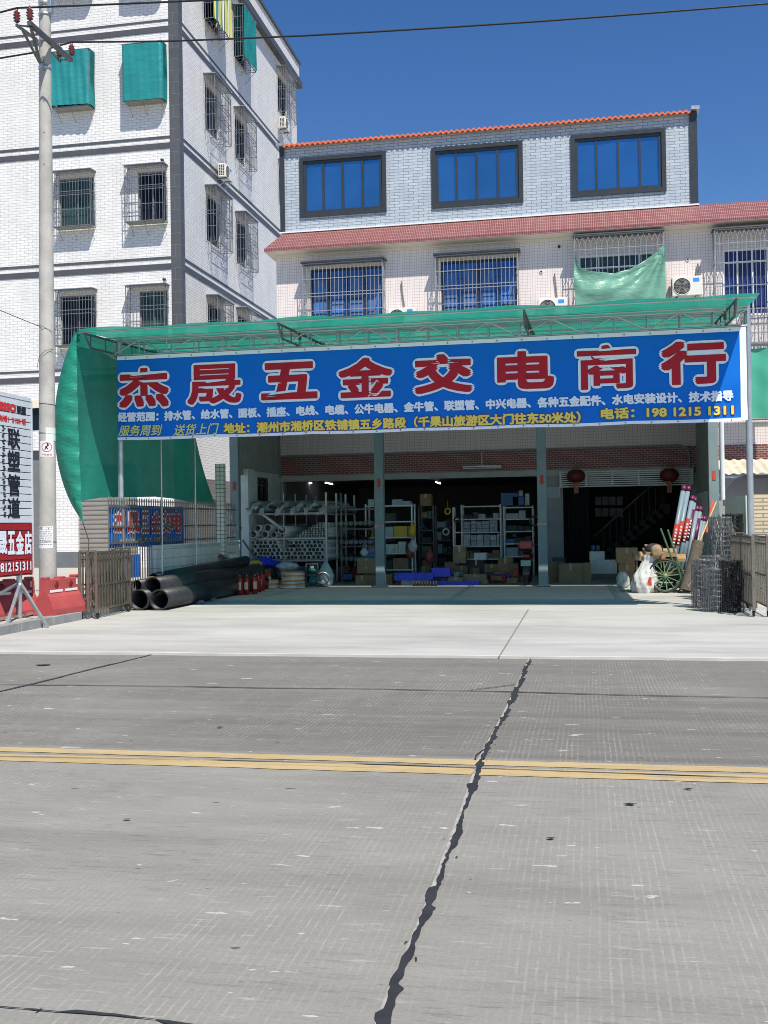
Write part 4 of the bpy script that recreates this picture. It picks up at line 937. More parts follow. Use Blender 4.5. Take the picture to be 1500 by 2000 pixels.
i1 = insul(33,44.5,PY_-.75); i2 = insul(58.5,40,PY_-.93); i3 = insul(116,112,PY_+.45); i4 = insul(140,109,PY_+.72)
mb = MB(); q = aY(99,14,PY_-.02); mb.bbox(q.x-.05,q.x+.03,q.y-.05,q.y+.05,q.z-.12,q.z+.12,.008); part('junction_box', mb, STEEL, pole)
def notice(l, t, r, b, m, txt, nm, lab):                               # a sheet pasted round the shaft
    z0, z1 = aY(92,b,PY_).z, aY(92,t,PY_).z; zc_ = (z0+z1)/2; R = rp(zc_)+.004
    cxp = aY(92,(t+b)/2,PY_); c = ptp(zc_)
    d = math.atan2(-c[0], c[1]); 
    ang = lambda px: math.asin(max(-1, min(1, (px-(aY_to_px(c[0],zc_)))/F*math.hypot(c[0],c[1])/R)))
    A0, A1 = ang(l), ang(r)
    def fn(u, v, e=0.):
        a = A0+(A1-A0)*u; dirv = Vector((math.cos(a)*c[0]*-1, math.cos(a)*c[1]*-1, 0))/math.hypot(c[0],c[1]) + Vector((c[1], -c[0], 0))/math.hypot(c[0],c[1])*math.sin(a)
        z = z0+(z1-z0)*v; o = ptp(z); return (o[0]+dirv.x*(R+e), o[1]+dirv.y*(R+e), z)
    o = part(nm, MB().grid(lambda u, v: fn(u, v), 10, 4), m, pole, lab)
    for (s, u0, u1, v0, v1, mm, off) in txt:
        mb = MB(); glyphs(mb, s, lambda u, z, d=0.: fn(u, z, .003+d), u0, u1, v0, v1, 0); part('print', mb, mm, o)
    return fn, o
def aY_to_px(x, z):
    v = Vector((x, PY_, z))-CAM; return 750+F*v.dot(RIGHT)/v.dot(FWD)
PAPER = mat('pasted_paper', (.72,.73,.72), .8, var=.08); PINKP = mat('pink_print', (.5,.08,.16), .7)
notice(89.5,836,107,862, mat('pale_green_paper', (.66,.76,.7), .8), [], 'notice', 'blank pale green sheet')
fn, o = notice(80,862,103.5,893, PAPER, [('严禁攀登', .16,.84,.06,.2,PINKP,.02)], 'warning_notice', 'white notice with pink ring and figure')
mb = MB()
for k in range(32):
    a, b = k*math.pi/16, (k+1)*math.pi/16
    vs = [fn(.5+.36*r*math.cos(t), .6+.30*r*math.sin(t), .003) for r in (1,.86) for t in (a, b)]; mb.add(vs, [(0,1,3,2)])
part('ring', mb, PINKP, o)
mb = MB()
for poly in (((.42,.52),(.5,.6),(.46,.7),(.38,.62)), ((.5,.6),(.66,.72),(.62,.78),(.48,.68)), ((.5,.74),(.6,.74),(.6,.84),(.5,.84)), ((.4,.44),(.47,.5),(.42,.55),(.34,.47)), ((.56,.46),(.6,.5),(.5,.62),(.46,.56))): mb.add([fn(u, v, .0032) for u, v in poly], [(0,1,2,3)])
part('figure', mb, INK, o)
LINES = [('招 工', .1,.95,.84,.97,INK,.03)]
fn, o = notice(77,1028,102.5,1071, PAPER, LINES, 'job_notice', 'white handwritten job notice low on the pole')
mb = MB(); rr = random.Random(3)                                       # its small handwritten lines, too small to read
for k in range(7):
    u = .1
    while u < .88:
        w = rr.uniform(.04,.12); v = .74-.095*k; mb.add([fn(u,v,.003), fn(min(.92,u+w),v+.01,.003), fn(min(.92,u+w),v+.04,.003), fn(u,v+.03,.003)], [(0,1,2,3)]); u += w+rr.uniform(.02,.05)
part('handwriting', mb, mat('pen_grey', (.25,.25,.27), .8), o)
mb = MB()
for py in (790, 847, 1057):
    z = aY(92,py,PY_).z; c = ptp(z); mb.torus((c[0],c[1],z), rp(z)+.003, .004, (.1,.02,1), 20, 4)
mb.tube([Vector(ptp(aY(92,640,PY_).z))+Vector((-.16,-.05,.05)), Vector(ptp(aY(92,640,PY_).z))+Vector((.0,-.16,.0)), Vector(ptp(aY(92,645,PY_).z))+Vector((.15,-.05,-.05))], .004, 5)
c1 = Vector(ptp(aY(92,684,PY_).z)); mb.tube([c1+Vector((.15,-.05,0)), c1+Vector((.06,-.16,-.03)), c1+Vector((-.06,-.16,-.14)), c1+Vector((-.15,-.06,-.30))], .004, 5)
part('tie_wire', mb, BLACK_WIRE, pole)
def cable(name, pts, r, label, n=40):
    P = [Vector(p) for p in pts]; out = []
    for a, b in zip(P, P[1:]):
        L = (b-a).length; m = max(2, int(n*L/40))
        for i in range(m): t = i/m; q = a.lerp(b, t); q.z -= .0016*L*L*t*(1-t)*4*.25; out.append(q)
    out.append(P[-1]); return single(name, MB().tube(out, r, 6), BLACK_WIRE, label, 'power cable', tuple(P[0]), 'power cables from the pole')
def zfix(px, py, Y): return aY(px, py, Y)
cable('power_cable', [zfix(-160,66,PY_-.75), i1, zfix(300,5,PY_-.75), zfix(800,-20,PY_-.75), zfix(1700,-60,PY_-.75)], .016, 'uppermost black power cable, leaving the frame over the apartment building')
cable('power_cable', [zfix(-160,140,PY_+.7), zfix(70,102,PY_+.7), i4, zfix(330,80.5,PY_+.7), zfix(600,69.5,PY_+.7), zfix(1050,42,PY_+.7), zfix(1500,7,PY_+.7), zfix(1700,-10,PY_+.7)], .016, 'lower black power cable crossing the blue sky to the right edge')
cable('guy_wire', [aY(-40,598,PY_-3), aY(0,606,PY_-2), Vector(ptp(aY(92,636,PY_).z))+Vector((-.15,-.02,0))], .006, 'thin grey wire sloping down to the middle of the pole')

# ---- sign board standing on the kerb, facing the road traffic
XSG = -9.0; ysr = aX(64,900,XSG).y; ysl = ysr-2.6; zs0, zs1 = .85, 3.70
sign = thing('sign_board', 'tall slatted roadside sign board, pale above and dark red below, on a tripod stand', 'sign', (XSG, ysr-.35, .16))
zred = aX(64,1024,XSG).z
mb = MB(); mbr = MB(); nsl = 0; z = zs1; 
while z > zs0+.01:
    z2 = max(z-.118, zs0); tgt = mb if (z+z2)/2 > zred else mbr
    tgt.bbox(XSG-.02, XSG, ysl, ysr, z2+.010, z-.004, .003); z = z2
part('pale_slat', mb, SIGN_WHITE, sign); part('red_slat', mbr, SIGN_RED, sign)
mb = MB(); mb.box(XSG-.06, XSG-.022, ysl, ysr, zs0, zs1); part('backing_board', mb, mat('sign_back', (.035,.06,.06), .7), sign)
mb = MB()
for y in (ysr-.02, ysl+.02): mb.box(XSG-.05, XSG+.004, y-.02, y+.02, zs0-.01, zs1+.02)
mb.box(XSG-.05, XSG+.006, ysl+.04, ysr-.04, zs1, zs1+.06); part('sign_frame', mb, SIGN_WHITE, sign)
def sfn(e): return lambda u, z, d=0.: (XSG+e+d, u, z)
def syz(px, py): q = aX(px, py, XSG); return q.y, q.z
def stext(mb, s, l, r, t, b, e, off): 
    xm = max(4, (l+r)/2); glyphs(mb, s, sfn(e), syz(l, t)[0], syz(r, t)[0], syz(xm, b)[1], syz(xm, t)[1], off)
INKM, REDM, WM = MB(), MB(), MB()
for ch, t, b in (('联',837,877),('塑',880,920),('管',926,969),('道',972,1012)): stext(INKM, ch, 14, 38.5, t, b, .006, .010)
m_ = MB(); stext(m_, '联塑', 32, 50, 794, 809, .006, .008); part('brand_lettering', m_, INK, sign); part('black_lettering', INKM, INK, sign)
stext(REDM, 'LESSO', -10, 31, 786, 803, .006, .014); part('brand_lettering', REDM, mat('sign_red_ink', (.6,.03,.03), .5), sign); REDM = MB(); stext(REDM, '热线电话：2128 版', -22, 50, 812, 824, .006, .006); part('red_lettering', REDM, mat('sign_red_print', (.6,.03,.03), .5), sign)
for k, (ch, l, r) in enumerate((('杰',-22,-6),('晟',-4,13),('五',14,29),('金',30,46),('店',47,61))): stext(WM, ch, l, r, 1037, 1083, .006, .012)
stext(WM, '19812151311', -12, 60.5, 1098, 1116, .006, .006); part('white_lettering', WM, WHITE_PRINT, sign)
mb = MB(); rr = random.Random(8)                                       # narrow column of small print, unreadable in the photo
z = syz(4,832)[1]
while z > syz(4,1012)[1]:
    for k in range(3): y_ = syz(3,900)[0]+rr.uniform(0,.05); mb.add([sfn(.006)(y_, z), sfn(.006)(y_+.07, z), sfn(.006)(y_+.07, z-.018), sfn(.006)(y_, z-.018)], [(0,1,2,3)]); z -= .028
    z -= .02
part('small_print', mb, INK, sign)
yp = aX(44.5,1170,XSG).y; mb = MB(); mb.tube([(XSG-.06,yp,.16),(XSG-.06,yp,1.0)], .045, 12); part('stand_post', mb, STEEL, sign)
L1 = aZ(90,1228,.01); L2 = aZ(10,1238,.01)
for tgt, src in ((L1, (XSG-.04,yp,.72)), (L2, (XSG-.04,yp,.72)), (Vector((XSG-.75,yp-.9,.17)), (XSG-.07,yp,.72)), (Vector((XSG-.7,yp+.7,.17)), (XSG-.07,yp,.72))):
    mb = MB(); mb.bar(src, Vector(tgt)+Vector((0,0,.05)), .045); mb.bar(Vector(tgt)+Vector((0,0,.0)), Vector(tgt)+Vector((0,0,.06)), .07); part('stand_leg', mb, STEEL, sign)
mb = MB(); mb.bar((XSG-.06,yp-1.3,.2),(XSG-.06,yp+.5,.2), .04); part('base_rail', mb, STEEL, sign)

# ---- red water-filled barriers
def barrier():
    r = thing('traffic_barrier', 'barrier', 'barrier'); L, h = 1.0, .62
    prof = [(-.2,0),(-.2,.1),(-.12,.3),(-.075,.36),(-.065,.58),(-.05,.6),(.05,.6),(.065,.58),(.075,.36),(.12,.3),(.2,.1),(.2,0)]
    mb = MB(); n_ = 20; vs = [(p[0]*(1-.03*(i in (0,n_))), -L/2+L*i/n_, p[1]) for i in range(n_+1) for p in prof]; k = len(prof)
    mb.add(vs, [(i*k+j, i*k+j+1, (i+1)*k+j+1, (i+1)*k+j) for i in range(n_) for j in range(k-1)]); mb.add(vs[:k], [tuple(range(k))]); mb.add(vs[-k:], [tuple(range(k))[::-1]])
    mb.bbox(-.06,.06,-L/2,-L/2+.12,.595,.64,.01); mb.bbox(-.06,.06,L/2-.12,L/2,.595,.64,.01); mb.bbox(-.06,.06,-.09,.09,.595,.625,.01)
    part('shell', mb, RED_PLASTIC, r)
    mb = MB()
    for y in (-.22, .22): mb.lathe((.0705, y, .5), [(.06,0),(.055,.010),(.0,.010)], 16, 0, (1,0,0))
    part('moulded_recess', mb, mat('recess_shade_red', (.2,.012,.015), .5), r)  # raised discs; recess shade is put into their darker red
    mb = MB()
    for y in (-.23, .23): mb.box(.076, .084, y-.19, y+.19, .375, .415)
    mb.box(.069, .073, L/2-.1, L/2-.06, .47, .57); part('reflective_strip', mb, WHITE_PAINT, r)
    mb = MB()
    for k2 in range(7):
        y = -.36+k2*.11
        for s_ in (-1,1): mb.bar((.15,y,.2),(.128,y+.06,.2+s_*.065), .014)
    part('chevron_rib', mb, RED_PLASTIC, r)
    return r
G_B = 'red plastic barriers on the kerb'
B0, B1 = aZ(88,1202,.166), aZ(157,1194,.166)
b1 = barrier(); b1.location = ((B0.x+B1.x)/2-.08, (B0.y+B1.y)/2+.05, .163); b1.rotation_euler = (0,0,math.radians(-4)); b1['label'] = 'red plastic traffic barrier standing between the pole and the folding gate'; b1['group'] = G_B
dup(b1, (-9.35, 15.95, .16), math.radians(-16), 'red traffic barrier right behind the sign stand post', G_B)
dup(b1, (-9.22, 14.85, .16), math.radians(6), 'red traffic barrier at the left frame edge, in front of the sign stand', G_B)

# ---- folding steel gates, pushed together at each side of the forecourt
def gate(L, h, name_lab, n=3, w=.26, groundlabel=None, ns=15):
    r = thing('folding_gate', name_lab, 'gate', group='folding steel gates at the forecourt')
    for k in range(n):                                                 # frames standing side by side
        x = -w/2+w*k/(n-1) if n > 1 else 0; mb = MB()
        for y in (-L/2, L/2): mb.bar((x,y,.1),(x,y,h), .05, .035)
        for z in (.16, .5*h, h-.03, h-.14): mb.bar((x,-L/2,z),(x,L/2,z), .022, .03)
        m = ns
        for i in range(1, m): y = -L/2+L*i/m; mb.bar((x,y,.16),(x,y,h-.03), .02, .034)
        for i in range(1, m): y = -L/2+L*i/m; mb.lathe((x,y,h-.085), [(.0,-.03),(.022,0),(.0,.03)], 8)
        part('gate_frame', mb, STAINLESS, r)
    for y in (-L/2, L/2):
        part('top_link', MB().bar((-w/2,y,h+.012),(w/2,y,h+.012), .04, .02), STAINLESS, r)
        for z0, z1 in ((.2, h*.55), (h*.55, .2)): part('scissor_link', MB().bar((-w/2,y,z0),(w/2,y,z1), .02), STAINLESS, r)
    for x in (-w/2, w/2):
        for y in (-L/2+.05, L/2-.05):
            mb = MB(); mb.lathe((x-.015,y,.055), [(.0,0),(.05,0),(.055,.015),(.05,.03),(0,.03)], 14, 0, (1,0,0)); mb.bar((x,y,.06),(x,y,.13), .03); part('caster', mb, [BLACK_RUB], r)
    return r
gl = gate(1.55, 1.17, 'folded stainless steel gate at the left of the forecourt, in front of the canopy post', 3, .3, ns=12); A = aZ(180,1212); Bq = aZ(243,1198)
gl.location = ((A.x+Bq.x)/2-.10, (aZ(160,1213).y+Bq.y)/2+.15, .024); gl.rotation_euler = (0,0,math.radians(3))
gr = gate(2.5, 1.3, 'folded stainless steel gate on the sunny right edge of the forecourt', 2, .22, ns=14); A = aZ(1471,1208); gr.location = (A.x+.13, A.y+1.27, .024); gr.rotation_euler = (0,0,math.radians(0))

# ---- tiled parapet wall with spear-topped fence, banner on it
XW = -8.62; yw0, yw1 = 20.3, 25.6; zw = aX(380,1064,XW).z
wallt = thing('boundary_wall', 'low pale tiled boundary wall with a spear-topped steel fence, left of the forecourt', 'wall', (XW, yw0, 0))
part('masonry', MB().box(XW-.18, XW, yw0, yw1, 0, zw), PALE_TILE, wallt); part('coping', MB().bbox(XW-.2, XW+.02, yw0-.02, yw1, zw, zw+.04, .008), PLASTER, wallt)
yf0, zf1 = aX(212,985,XW-.08).y, 2.1
mb = MB()
for z in (zw+.12, 1.62, 2.0): mb.bar((XW-.08,yf0,z),(XW-.08,25.5,z), .025, .035)
mb.bar((XW-.08,yf0,.55),(XW-.08,yw0,.55), .03); mb.bar((XW-.08,yf0,.12),(XW-.08,yw0,.12), .03)
y = yf0
while y < 25.5:
    zb3 = zw+.04 if y > yw0 else .1
    mb.bar((XW-.08,y,zb3),(XW-.08,y,zf1), .018); mb.lathe((XW-.08,y,zf1), [(.018,0),(.022,.02),(.0,.09)], 6); y += .115
part('fence', mb, mat('fence_steel', (.2,.19,.18), .4, .4), wallt)
mb = MB(); yq = aX(436,1000,-8.55).y; mb.box(-8.72, -8.52, yq-.06, yq+.12, 0, aX(436,906,-8.55).z); part('pillar', mb, GRID_TILE, wallt)
mb = MB(); q = aX(432,980,-8.4); mb.lathe((-8.72,24.2,2.14), [(0,0),(.05,.02),(.06,.06),(.05,.1),(0,.12)], 12); part('ball_finial', mb, STAINLESS, wallt)
XBn = XW-.115; ya_, yb_ = aX(213,1020,XBn).y, aX(359,1020,XBn).y; z1b, z0b = aX(290,988,XBn).z, aX(290,1067,XBn).z
def b2(u, v): y = ya_+(yb_-ya_)*u; return (XBn+.012*math.sin(9*u+3*v), y, z0b+(z1b-z0b)*v+.02*math.sin(8*u)*(1-v))
fb = thing('fence_banner', 'small blue banner with red white-edged characters tied behind the fence bars', 'banner', (XBn, ya_, z0b))
part('banner_cloth', MB().slab(b2, 30, 8, (-.004,0,0)), BLUE_PRINT, fb)
m1, m2, m3 = MB(), MB(), MB()
for k, ch in enumerate('杰晟五金交电'):
    l = [218,245,273,288+4,313,331][k]; r = [243,271,290,314,332,354][k]
    y0, y1 = aX(l,1020,XBn).y, aX(r,1020,XBn).y; zz0, zz1 = aX((l+r)/2,1043,XBn).z, aX((l+r)/2,997,XBn).z
    f1 = lambda e: (lambda u, z, d=0.: (XBn+.014+e+d, u, z))
    glyphs(m1, ch, f1(.006), y0, y1, zz0, zz1, .045); glyphs(m2, ch, f1(.011), y0+.03, y1-.03, zz0+.03, zz1-.03, .016)
glyphs(m3, '服务周到 送货上门', f1(.006), aX(228,1020,XBn).y, aX(352,1020,XBn).y, aX(290,1060,XBn).z, aX(290,1050,XBn).z, .0, 0, .2)
part('letter_outline', m1, WHITE_PRINT, fb); part('red_lettering', m2, RED_PRINT, fb); part('lime_lettering', m3, LIME_PRINT, fb)
q0, q1 = aX(246,1077,XBn).y, aX(272,1077,XBn).y
single('fence_banner', MB().slab(lambda u, v: (XBn+.01*math.sin(7*u), q0+(q1-q0)*u, .62+.45*v), 8, 6, (-.004,0,0)), BLUE_PRINT, 'blue banner scrap hanging low on the fence just right of the steel post', 'banner', (XBn, q0, .62))

# ---- big black pipes
G_P = 'big black plastic pipes lying on the forecourt'
def bpipe(px, py, r, L, lab, z=None, y=None, dz=0., dxx=0.):
    Y = y or 18.9; q = aY(px, py, Y); zc_ = z if z is not None else q.z
    mb = MB(); mb.pipe((q.x,Y,zc_), (q.x+dxx,Y+L,zc_+dz), r, r*.88, 28, 0, 1)
    return single('plastic_pipe', mb, [HDPE, HDPE_IN], lab, 'pipe', (q.x,Y,zc_), G_P)
bpipe(311,1174,.20,6.4,'black pipe on the ground whose mouth is farthest from the folding gate', .225)
bpipe(271,1174,.20,6.3,'black pipe on the ground, its mouth just right of the folding gate', .225)
bpipe(298,1146,.185,6.5,'black pipe resting on top of the two thick ground pipes', None, 19.0)
bpipe(267,1144,.115,6.2,'thinner black pipe lying at the left top of the pile', None, 19.4, .08)
bpipe(254,1150,.12,6.0,'narrow black pipe half hidden behind the folding gate, upper of two', None, 19.6)
bpipe(250,1170,.14,6.0,'black pipe low behind the folding gate, lower of two', None, 19.5)
qa, qb = aY(300,1131,20.0), aY(480,1095,24.4); mb = MB(); mb.pipe(qa, qb, .12, .1, 24, 0, 1); single('plastic_pipe', mb, [HDPE, HDPE_IN], 'long thin black pipe slanting across the back of the pile', 'pipe', tuple(qa), G_P)
mb = MB(); mb.bar(aY(290,1129,19.8), aY(470,1110,24.0), .05, .05); single('timber_batten', mb, WOOD, 'bare timber batten lying along the top of the black pipes', 'batten', tuple(aY(290,1129,19.8)))
mb = MB(); mb.bar(aY(429,1084,24.0), aY(441,1092,24.1), .07); mb.bar(aY(441,1089,24.0), aY(433,1100,24.0), .04); single('clamp_tool', mb, mat('rusty_steel', (.13,.07,.045), .8), 'rusty bar with strap on the top pipe of the pile', 'tool', tuple(aY(441,1089,24.0)))
def blob(c, rx, ry, rz, seed, n=26, m=16, amp=.18, flat=.0, top=1.):
    rnd = random.Random(seed); ph = [rnd.uniform(0,6.28) for _ in range(8)]
    def fn(u, v):
        a = 2*math.pi*u; t = math.pi*(v-.5); k = 1+amp*(math.sin(3*a+ph[0]+2*t)*.5+math.sin(5*a-3*t+ph[1])*.35+math.sin(9*a+6*t+ph[2])*.2+math.sin(7*t+ph[3])*.25)
        ct = math.cos(t)**.8; z = math.sin(t); tp = 1-(1-top)*max(0, z)
        return (c[0]+rx*ct*math.cos(a)*k*tp, c[1]+ry*ct*math.sin(a)*k*tp, max(c[2]+rz*z*(1+amp*.4*math.sin(4*a+ph[4])), flat))
    return MB().grid(fn, n, m)
q = aY(455,1092,24.5); single('plastic_bag', blob(q,.14,.1,.12,3), WRAP, 'crumpled clear plastic bag on the far end of the black pipes', 'bag', tuple(q))
# ---- fire extinguishers
def extinguisher():
    r = thing('fire_extinguisher', 'x', 'fire extinguisher'); mb = MB(); mb.lathe((0,0,0), [(.0,.0),(.062,.0),(.072,.012),(.072,.33),(.066,.365),(.045,.39),(.022,.4),(.022,.42),(0,.42)], 20); part('cylinder', mb, RED_GLOSS, r)
    mb = MB(); mb.lathe((0,0,.415), [(0,0),(.026,0),(.026,.03),(.014,.035),(.014,.06),(0,.06)], 12); mb.bar((-.02,0,.47),(.09,0,.5), .022, .01); mb.bar((-.02,0,.45),(.085,0,.455), .022, .01); part('valve', mb, DARK_PLASTIC, r)
    mb = MB(); mb.tube([(-.02,0,.44),(-.07,-.02,.42),(-.085,-.03,.3),(-.082,-.03,.12)], .011, 7); part('hose', mb, BLACK_RUB, r)
    lb = MB(); lb.grid(lambda u, v: (.0735*math.cos(-2.2+1.25*u), .0735*math.sin(-2.2+1.25*u), .12+.17*v), 8, 1); part('instruction_label', lb, mat('extinguisher_label', (.6,.5,.3), .5) if 'extinguisher_label' not in bpy.data.materials else bpy.data.materials['extinguisher_label'], r)
    mb = MB(); mb.lathe((.012,-.028,.435), [(0,0),(.014,0),(.014,.01),(0,.01)], 10, 0, (0,-1,0)); part('gauge', mb, YELLOW, r)
    return r
e0 = extinguisher(); G_E = 'red fire extinguishers standing by the black pipes'
for k, (px, py, lab) in enumerate(((469,1162,'fire extinguisher at the left end of the red row, touching the black pipe'), (482,1161,'second fire extinguisher from the left of the red row'), (497,1160,'fire extinguisher with big pale label in the middle of the row front'), (505,1156,'fire extinguisher just behind the pale-labelled one'), (512,1153,'fire extinguisher third from the right end of the red row'), (519,1150,'fire extinguisher second from the right end of the red row'), (525,1148,'fire extinguisher at the right end of the row, by the pipe coils'), (489,1152,'fire extinguisher at the back of the red row'))):
    q = aZ(px, py, .03); (setattr(e0, 'location', (q.x, q.y, .026)), e0.__setitem__('label', lab), e0.__setitem__('group', G_E)) if k == 0 else dup(e0, (q.x, q.y, .026), random.uniform(-.9,.9), lab, G_E)
for px, py in ((389,1178),(411,1172)):
    q = aZ(px,py,.03); single('stone', blob((q.x,q.y,.05),.13,.07,.04,px,14,8,.2,.024), KERB, 'flat grey stone wedged beside the black pipes%s' % (', nearer the camera' if px == 389 else ', the farther one'), 'stone', (q.x,q.y,.024), 'stones by the black pipes')

# ================================================================== SHOP INTERIOR AND GOODS
mb = MB(); ywa = aX(479,1000,XL).y; zwt = 3.08
whole = (aX(501,960,XL).y, aX(523,960,XL).y, aX(512,984,XL).z, aX(512,933,XL).z)
lw = thing('side_wall', 'white plastered side wall with dark window, left of the pipe rack', 'wall', (XL, ywa, 0))
wall(mb, 'x', XL+.03, ywa, 29.96, .03, zwt, [whole], .12, -1); mb.box(XL-.12, XL+.13, ywa-.12, ywa+.45, .03, zwt+.02); mb.box(XL-.14, XL-.1, ywa, 29.96, .03, zwt); part('plaster', mb, PLASTER, lw)
P = lambda u, d, z: (XL+.03-d, whole[0]+u, whole[2]+z)
f = part('window', frame_of(P, whole[1]-whole[0], whole[3]-whole[2], .05, .02, .08, 2, (.7,)), CHARCOAL, lw); part('pane', pane_of(P, whole[1]-whole[0], whole[3]-whole[2], .07), GLASS_DARK, f)
def corr(x, y0, y1, z0, z1): return MB().slab(lambda u, v: (x+.025*math.sin(2*math.pi*(y0+(y1-y0)*u)/.2), y0+(y1-y0)*u, z0+(z1-z0)*v), 150, 1, (-.004,0,0))
part('corrugated_panel', corr(XL-.02, 26.12, 29.995, zwt-.15, 5.43), CORR, lw); part('light_gap_strip', MB().box(XL-.1, XL+.06, 29.9, 29.965, zwt-.1, 5.43), COLUMN, lw)  # added strip blocks light leaking between sheet and house
rw = thing('side_wall', 'corrugated sheet side wall behind the right canopy column', 'wall', (2.95, 26.2, 0))
part('corrugated_panel', corr(2.97, 26.12, 29.995, 2.25, 5.43), CORR, rw); part('plaster', MB().box(2.93, 3.05, 26.25, 29.95, .03, 2.3), PLASTER, rw)

# pipe rack and its pipes
YR = 27.0
rx0, rx1 = aY(489,1050,YR).x, aY(637,1050,YR).x; zs = [aY(560,1093,YR).z, aY(560,1050,YR).z, aY(560,1001,YR).z]
rack = thing('pipe_rack', 'long steel rack stacked with white plastic pipes inside the shop', 'rack', (rx0, YR, .05))
for j in range(4):
    y = YR+.05+1.15*j
    for i, x in enumerate((rx0, (rx0+rx1)/2-.12, rx1)): mb = MB(); mb.bar((x,y,.05),(x,y,2.45 if i else 2.0), .05 if i != 1 else .03); part('rack_post', mb, STEEL, rack)
    mb = MB()
    for z in zs: mb.bar((rx0,y,z-.03),(rx1,y,z-.03), .04, .045)
    part('cross_beam', mb, STEEL, rack)
mb = MB()
for x in (rx0, rx1):
    for z in zs: mb.bar((x,YR,z-.03),(x,YR+3.5,z-.03), .035)
part('side_rail', mb, STEEL, rack)
def pvc(r, L=3.7):
    return MB().pipe((0,0,0), (0,L,0), r, r*.84, 14, 0, 1)
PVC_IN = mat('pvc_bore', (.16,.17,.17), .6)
protos = {}
def put_pvc(r, x, y, z, lab, grp):
    k = round(r,3)
    if k not in protos: o = single('plastic_pipe', pvc(r), [PVC, PVC_IN], lab, 'pipe', (0,0,0), grp); protos[k] = o; o.location = (x,y,z)
    else: dup(protos[k], (x,y,z), None, lab, grp)
rr = random.Random(11); r = .057; row = 0; z = zs[0]+r
for row in range(5):
    x = rx0+.04+r+(r if row % 2 else 0); k = 0
    while x < rx1-.05:
        u = (x-rx0)/(rx1-rx0)
        if not (row >= 3 and .36 < u < .6 - (.12 if row == 4 else 0)) and not (row == 4 and u > .62 and u < .66): put_pvc(r, x, YR-.05+rr.uniform(-.1,.08), z+rr.uniform(0,.006), 'white plastic pipe in the honeycomb stack on the bottom shelf of the rack', 'pipes on the bottom shelf of the rack')
        x += 2*r+.004
    z += r*1.735
for x_, r_, dz in ((498,.10,0),(517,.09,0),(535,.08,0),(552,.075,0),(507,.09,.17),(524,.1,.16),(543,.065,.13)): put_pvc(r_, aY(x_,1040,YR).x, YR-.08+rr.uniform(-.1,.1), zs[1]+r_+dz, 'wide white pipe on the middle shelf of the rack', 'wide pipes on the middle shelf')
put_pvc(.105, aY(557,1035,YR).x, YR-.3, zs[1]+.2, 'widest white pipe jutting out of the middle shelf', 'wide pipes on the middle shelf')
r = .036
for row in range(6):
    x = aY(578+row*8.5,1040,YR).x+(r if row % 2 else 0)
    while x < rx1-.05: put_pvc(r, x, YR-.02+rr.uniform(-.06,.06), zs[1]+r+row*r*1.74, 'slim white pipe in the sloping stack on the middle shelf', 'slim pipes on the middle shelf'); x += 2*r+.003
b_ = None
for k in range(11):
    x = rx0-.05+(rx1-rx0+.1)*(k+.5)/11; z = zs[2]+.08+(.13 if k % 2 else 0)+rr.uniform(0,.05)
    def fn(u, v, k=k):
        a = 2*math.pi*u; R = (.085+.022*math.sin(3*a+k+7*v)+.014*math.sin(7*a-9*v+k))*(1 if v > .06 else (.5+v*8)); y = -.35+3.9*v
        return (R*math.cos(a)*1.15+.03*math.sin(5*v+k), y, R*math.sin(a)-.02*math.sin(8*v))
    q = Vector((x, YR+rr.uniform(-.1,.1), z)); m_ = MB().grid(lambda u, v: Vector(fn(u, v))+q, 14, 24)
    o = single('pipe_bundle', m_, WRAP, 'bundle of pipes in milky plastic wrap on top of the rack', 'pipe bundle', tuple(q), 'wrapped bundles on top of the rack')
    mb = MB(); c = q+Vector((0,-.36,0))
    for s in range(4): a = rr.uniform(0,6.28); e = c+Vector((.09*math.cos(a), -.06, .09*math.sin(a)-.08)); mb.add([c+Vector((-.05,.05,0)), c+Vector((.05,.05,.03)), e+Vector((.05,0,.02)), e+Vector((-.03,-.01,-.04))], [(0,1,2,3)])
    part('loose_wrap', mb, WRAP, o)
mb = MB(); mb.pipe(aY(511,1003,26.6), aY(553,1035,26.7), .035, .03, 12); single('plastic_pipe', mb, [PVC, PVC_IN], 'white pipe fallen slanting across the front of the rack', 'pipe', tuple(aY(511,1003,26.6)))
mb = MB(); mb.bar(aY(474,1055,26.5), aY(502,1096,26.4), .04); single('steel_bar', mb, DARK_STEEL, 'dark bar leaning against the left end of the pipe rack', 'bar', tuple(aY(502,1096,26.4)))
mb = MB()
for z in (.55, 1.0, 1.5):
    for x in range(7): mb.tube([(rx1+.25+.13*x, YR+.7, z+.12), (rx1+.25+.13*x, YR+4.2, z+.12)], .06, 8)
mb.tube([(rx1+.2,YR+.9,.05),(rx1+.2,YR+.9,2.45)], .03, 6); mb.tube([(rx1+1.1,YR+1.1,.05),(rx1+1.1,YR+1.1,2.45)], .03, 6); mb.box(rx1+.2, rx1+1.1, YR+.9, YR+1.0, .98, 1.02); mb.box(rx1+.2, rx1+1.1, YR+.9, YR+1.0, 1.45, 1.49); mb.box(rx1+.2, rx1+1.1, YR+.9, YR+1.0, 1.98, 2.02)
single('storage_rack', mb, mat('grey_rack_goods', (.2,.22,.22), .7, var=.3), 'second steel rack of grey pipes just right of the white pipe rack', 'rack', (rx1+.2, YR+.9, .05))  # one grey over both frame and pipes

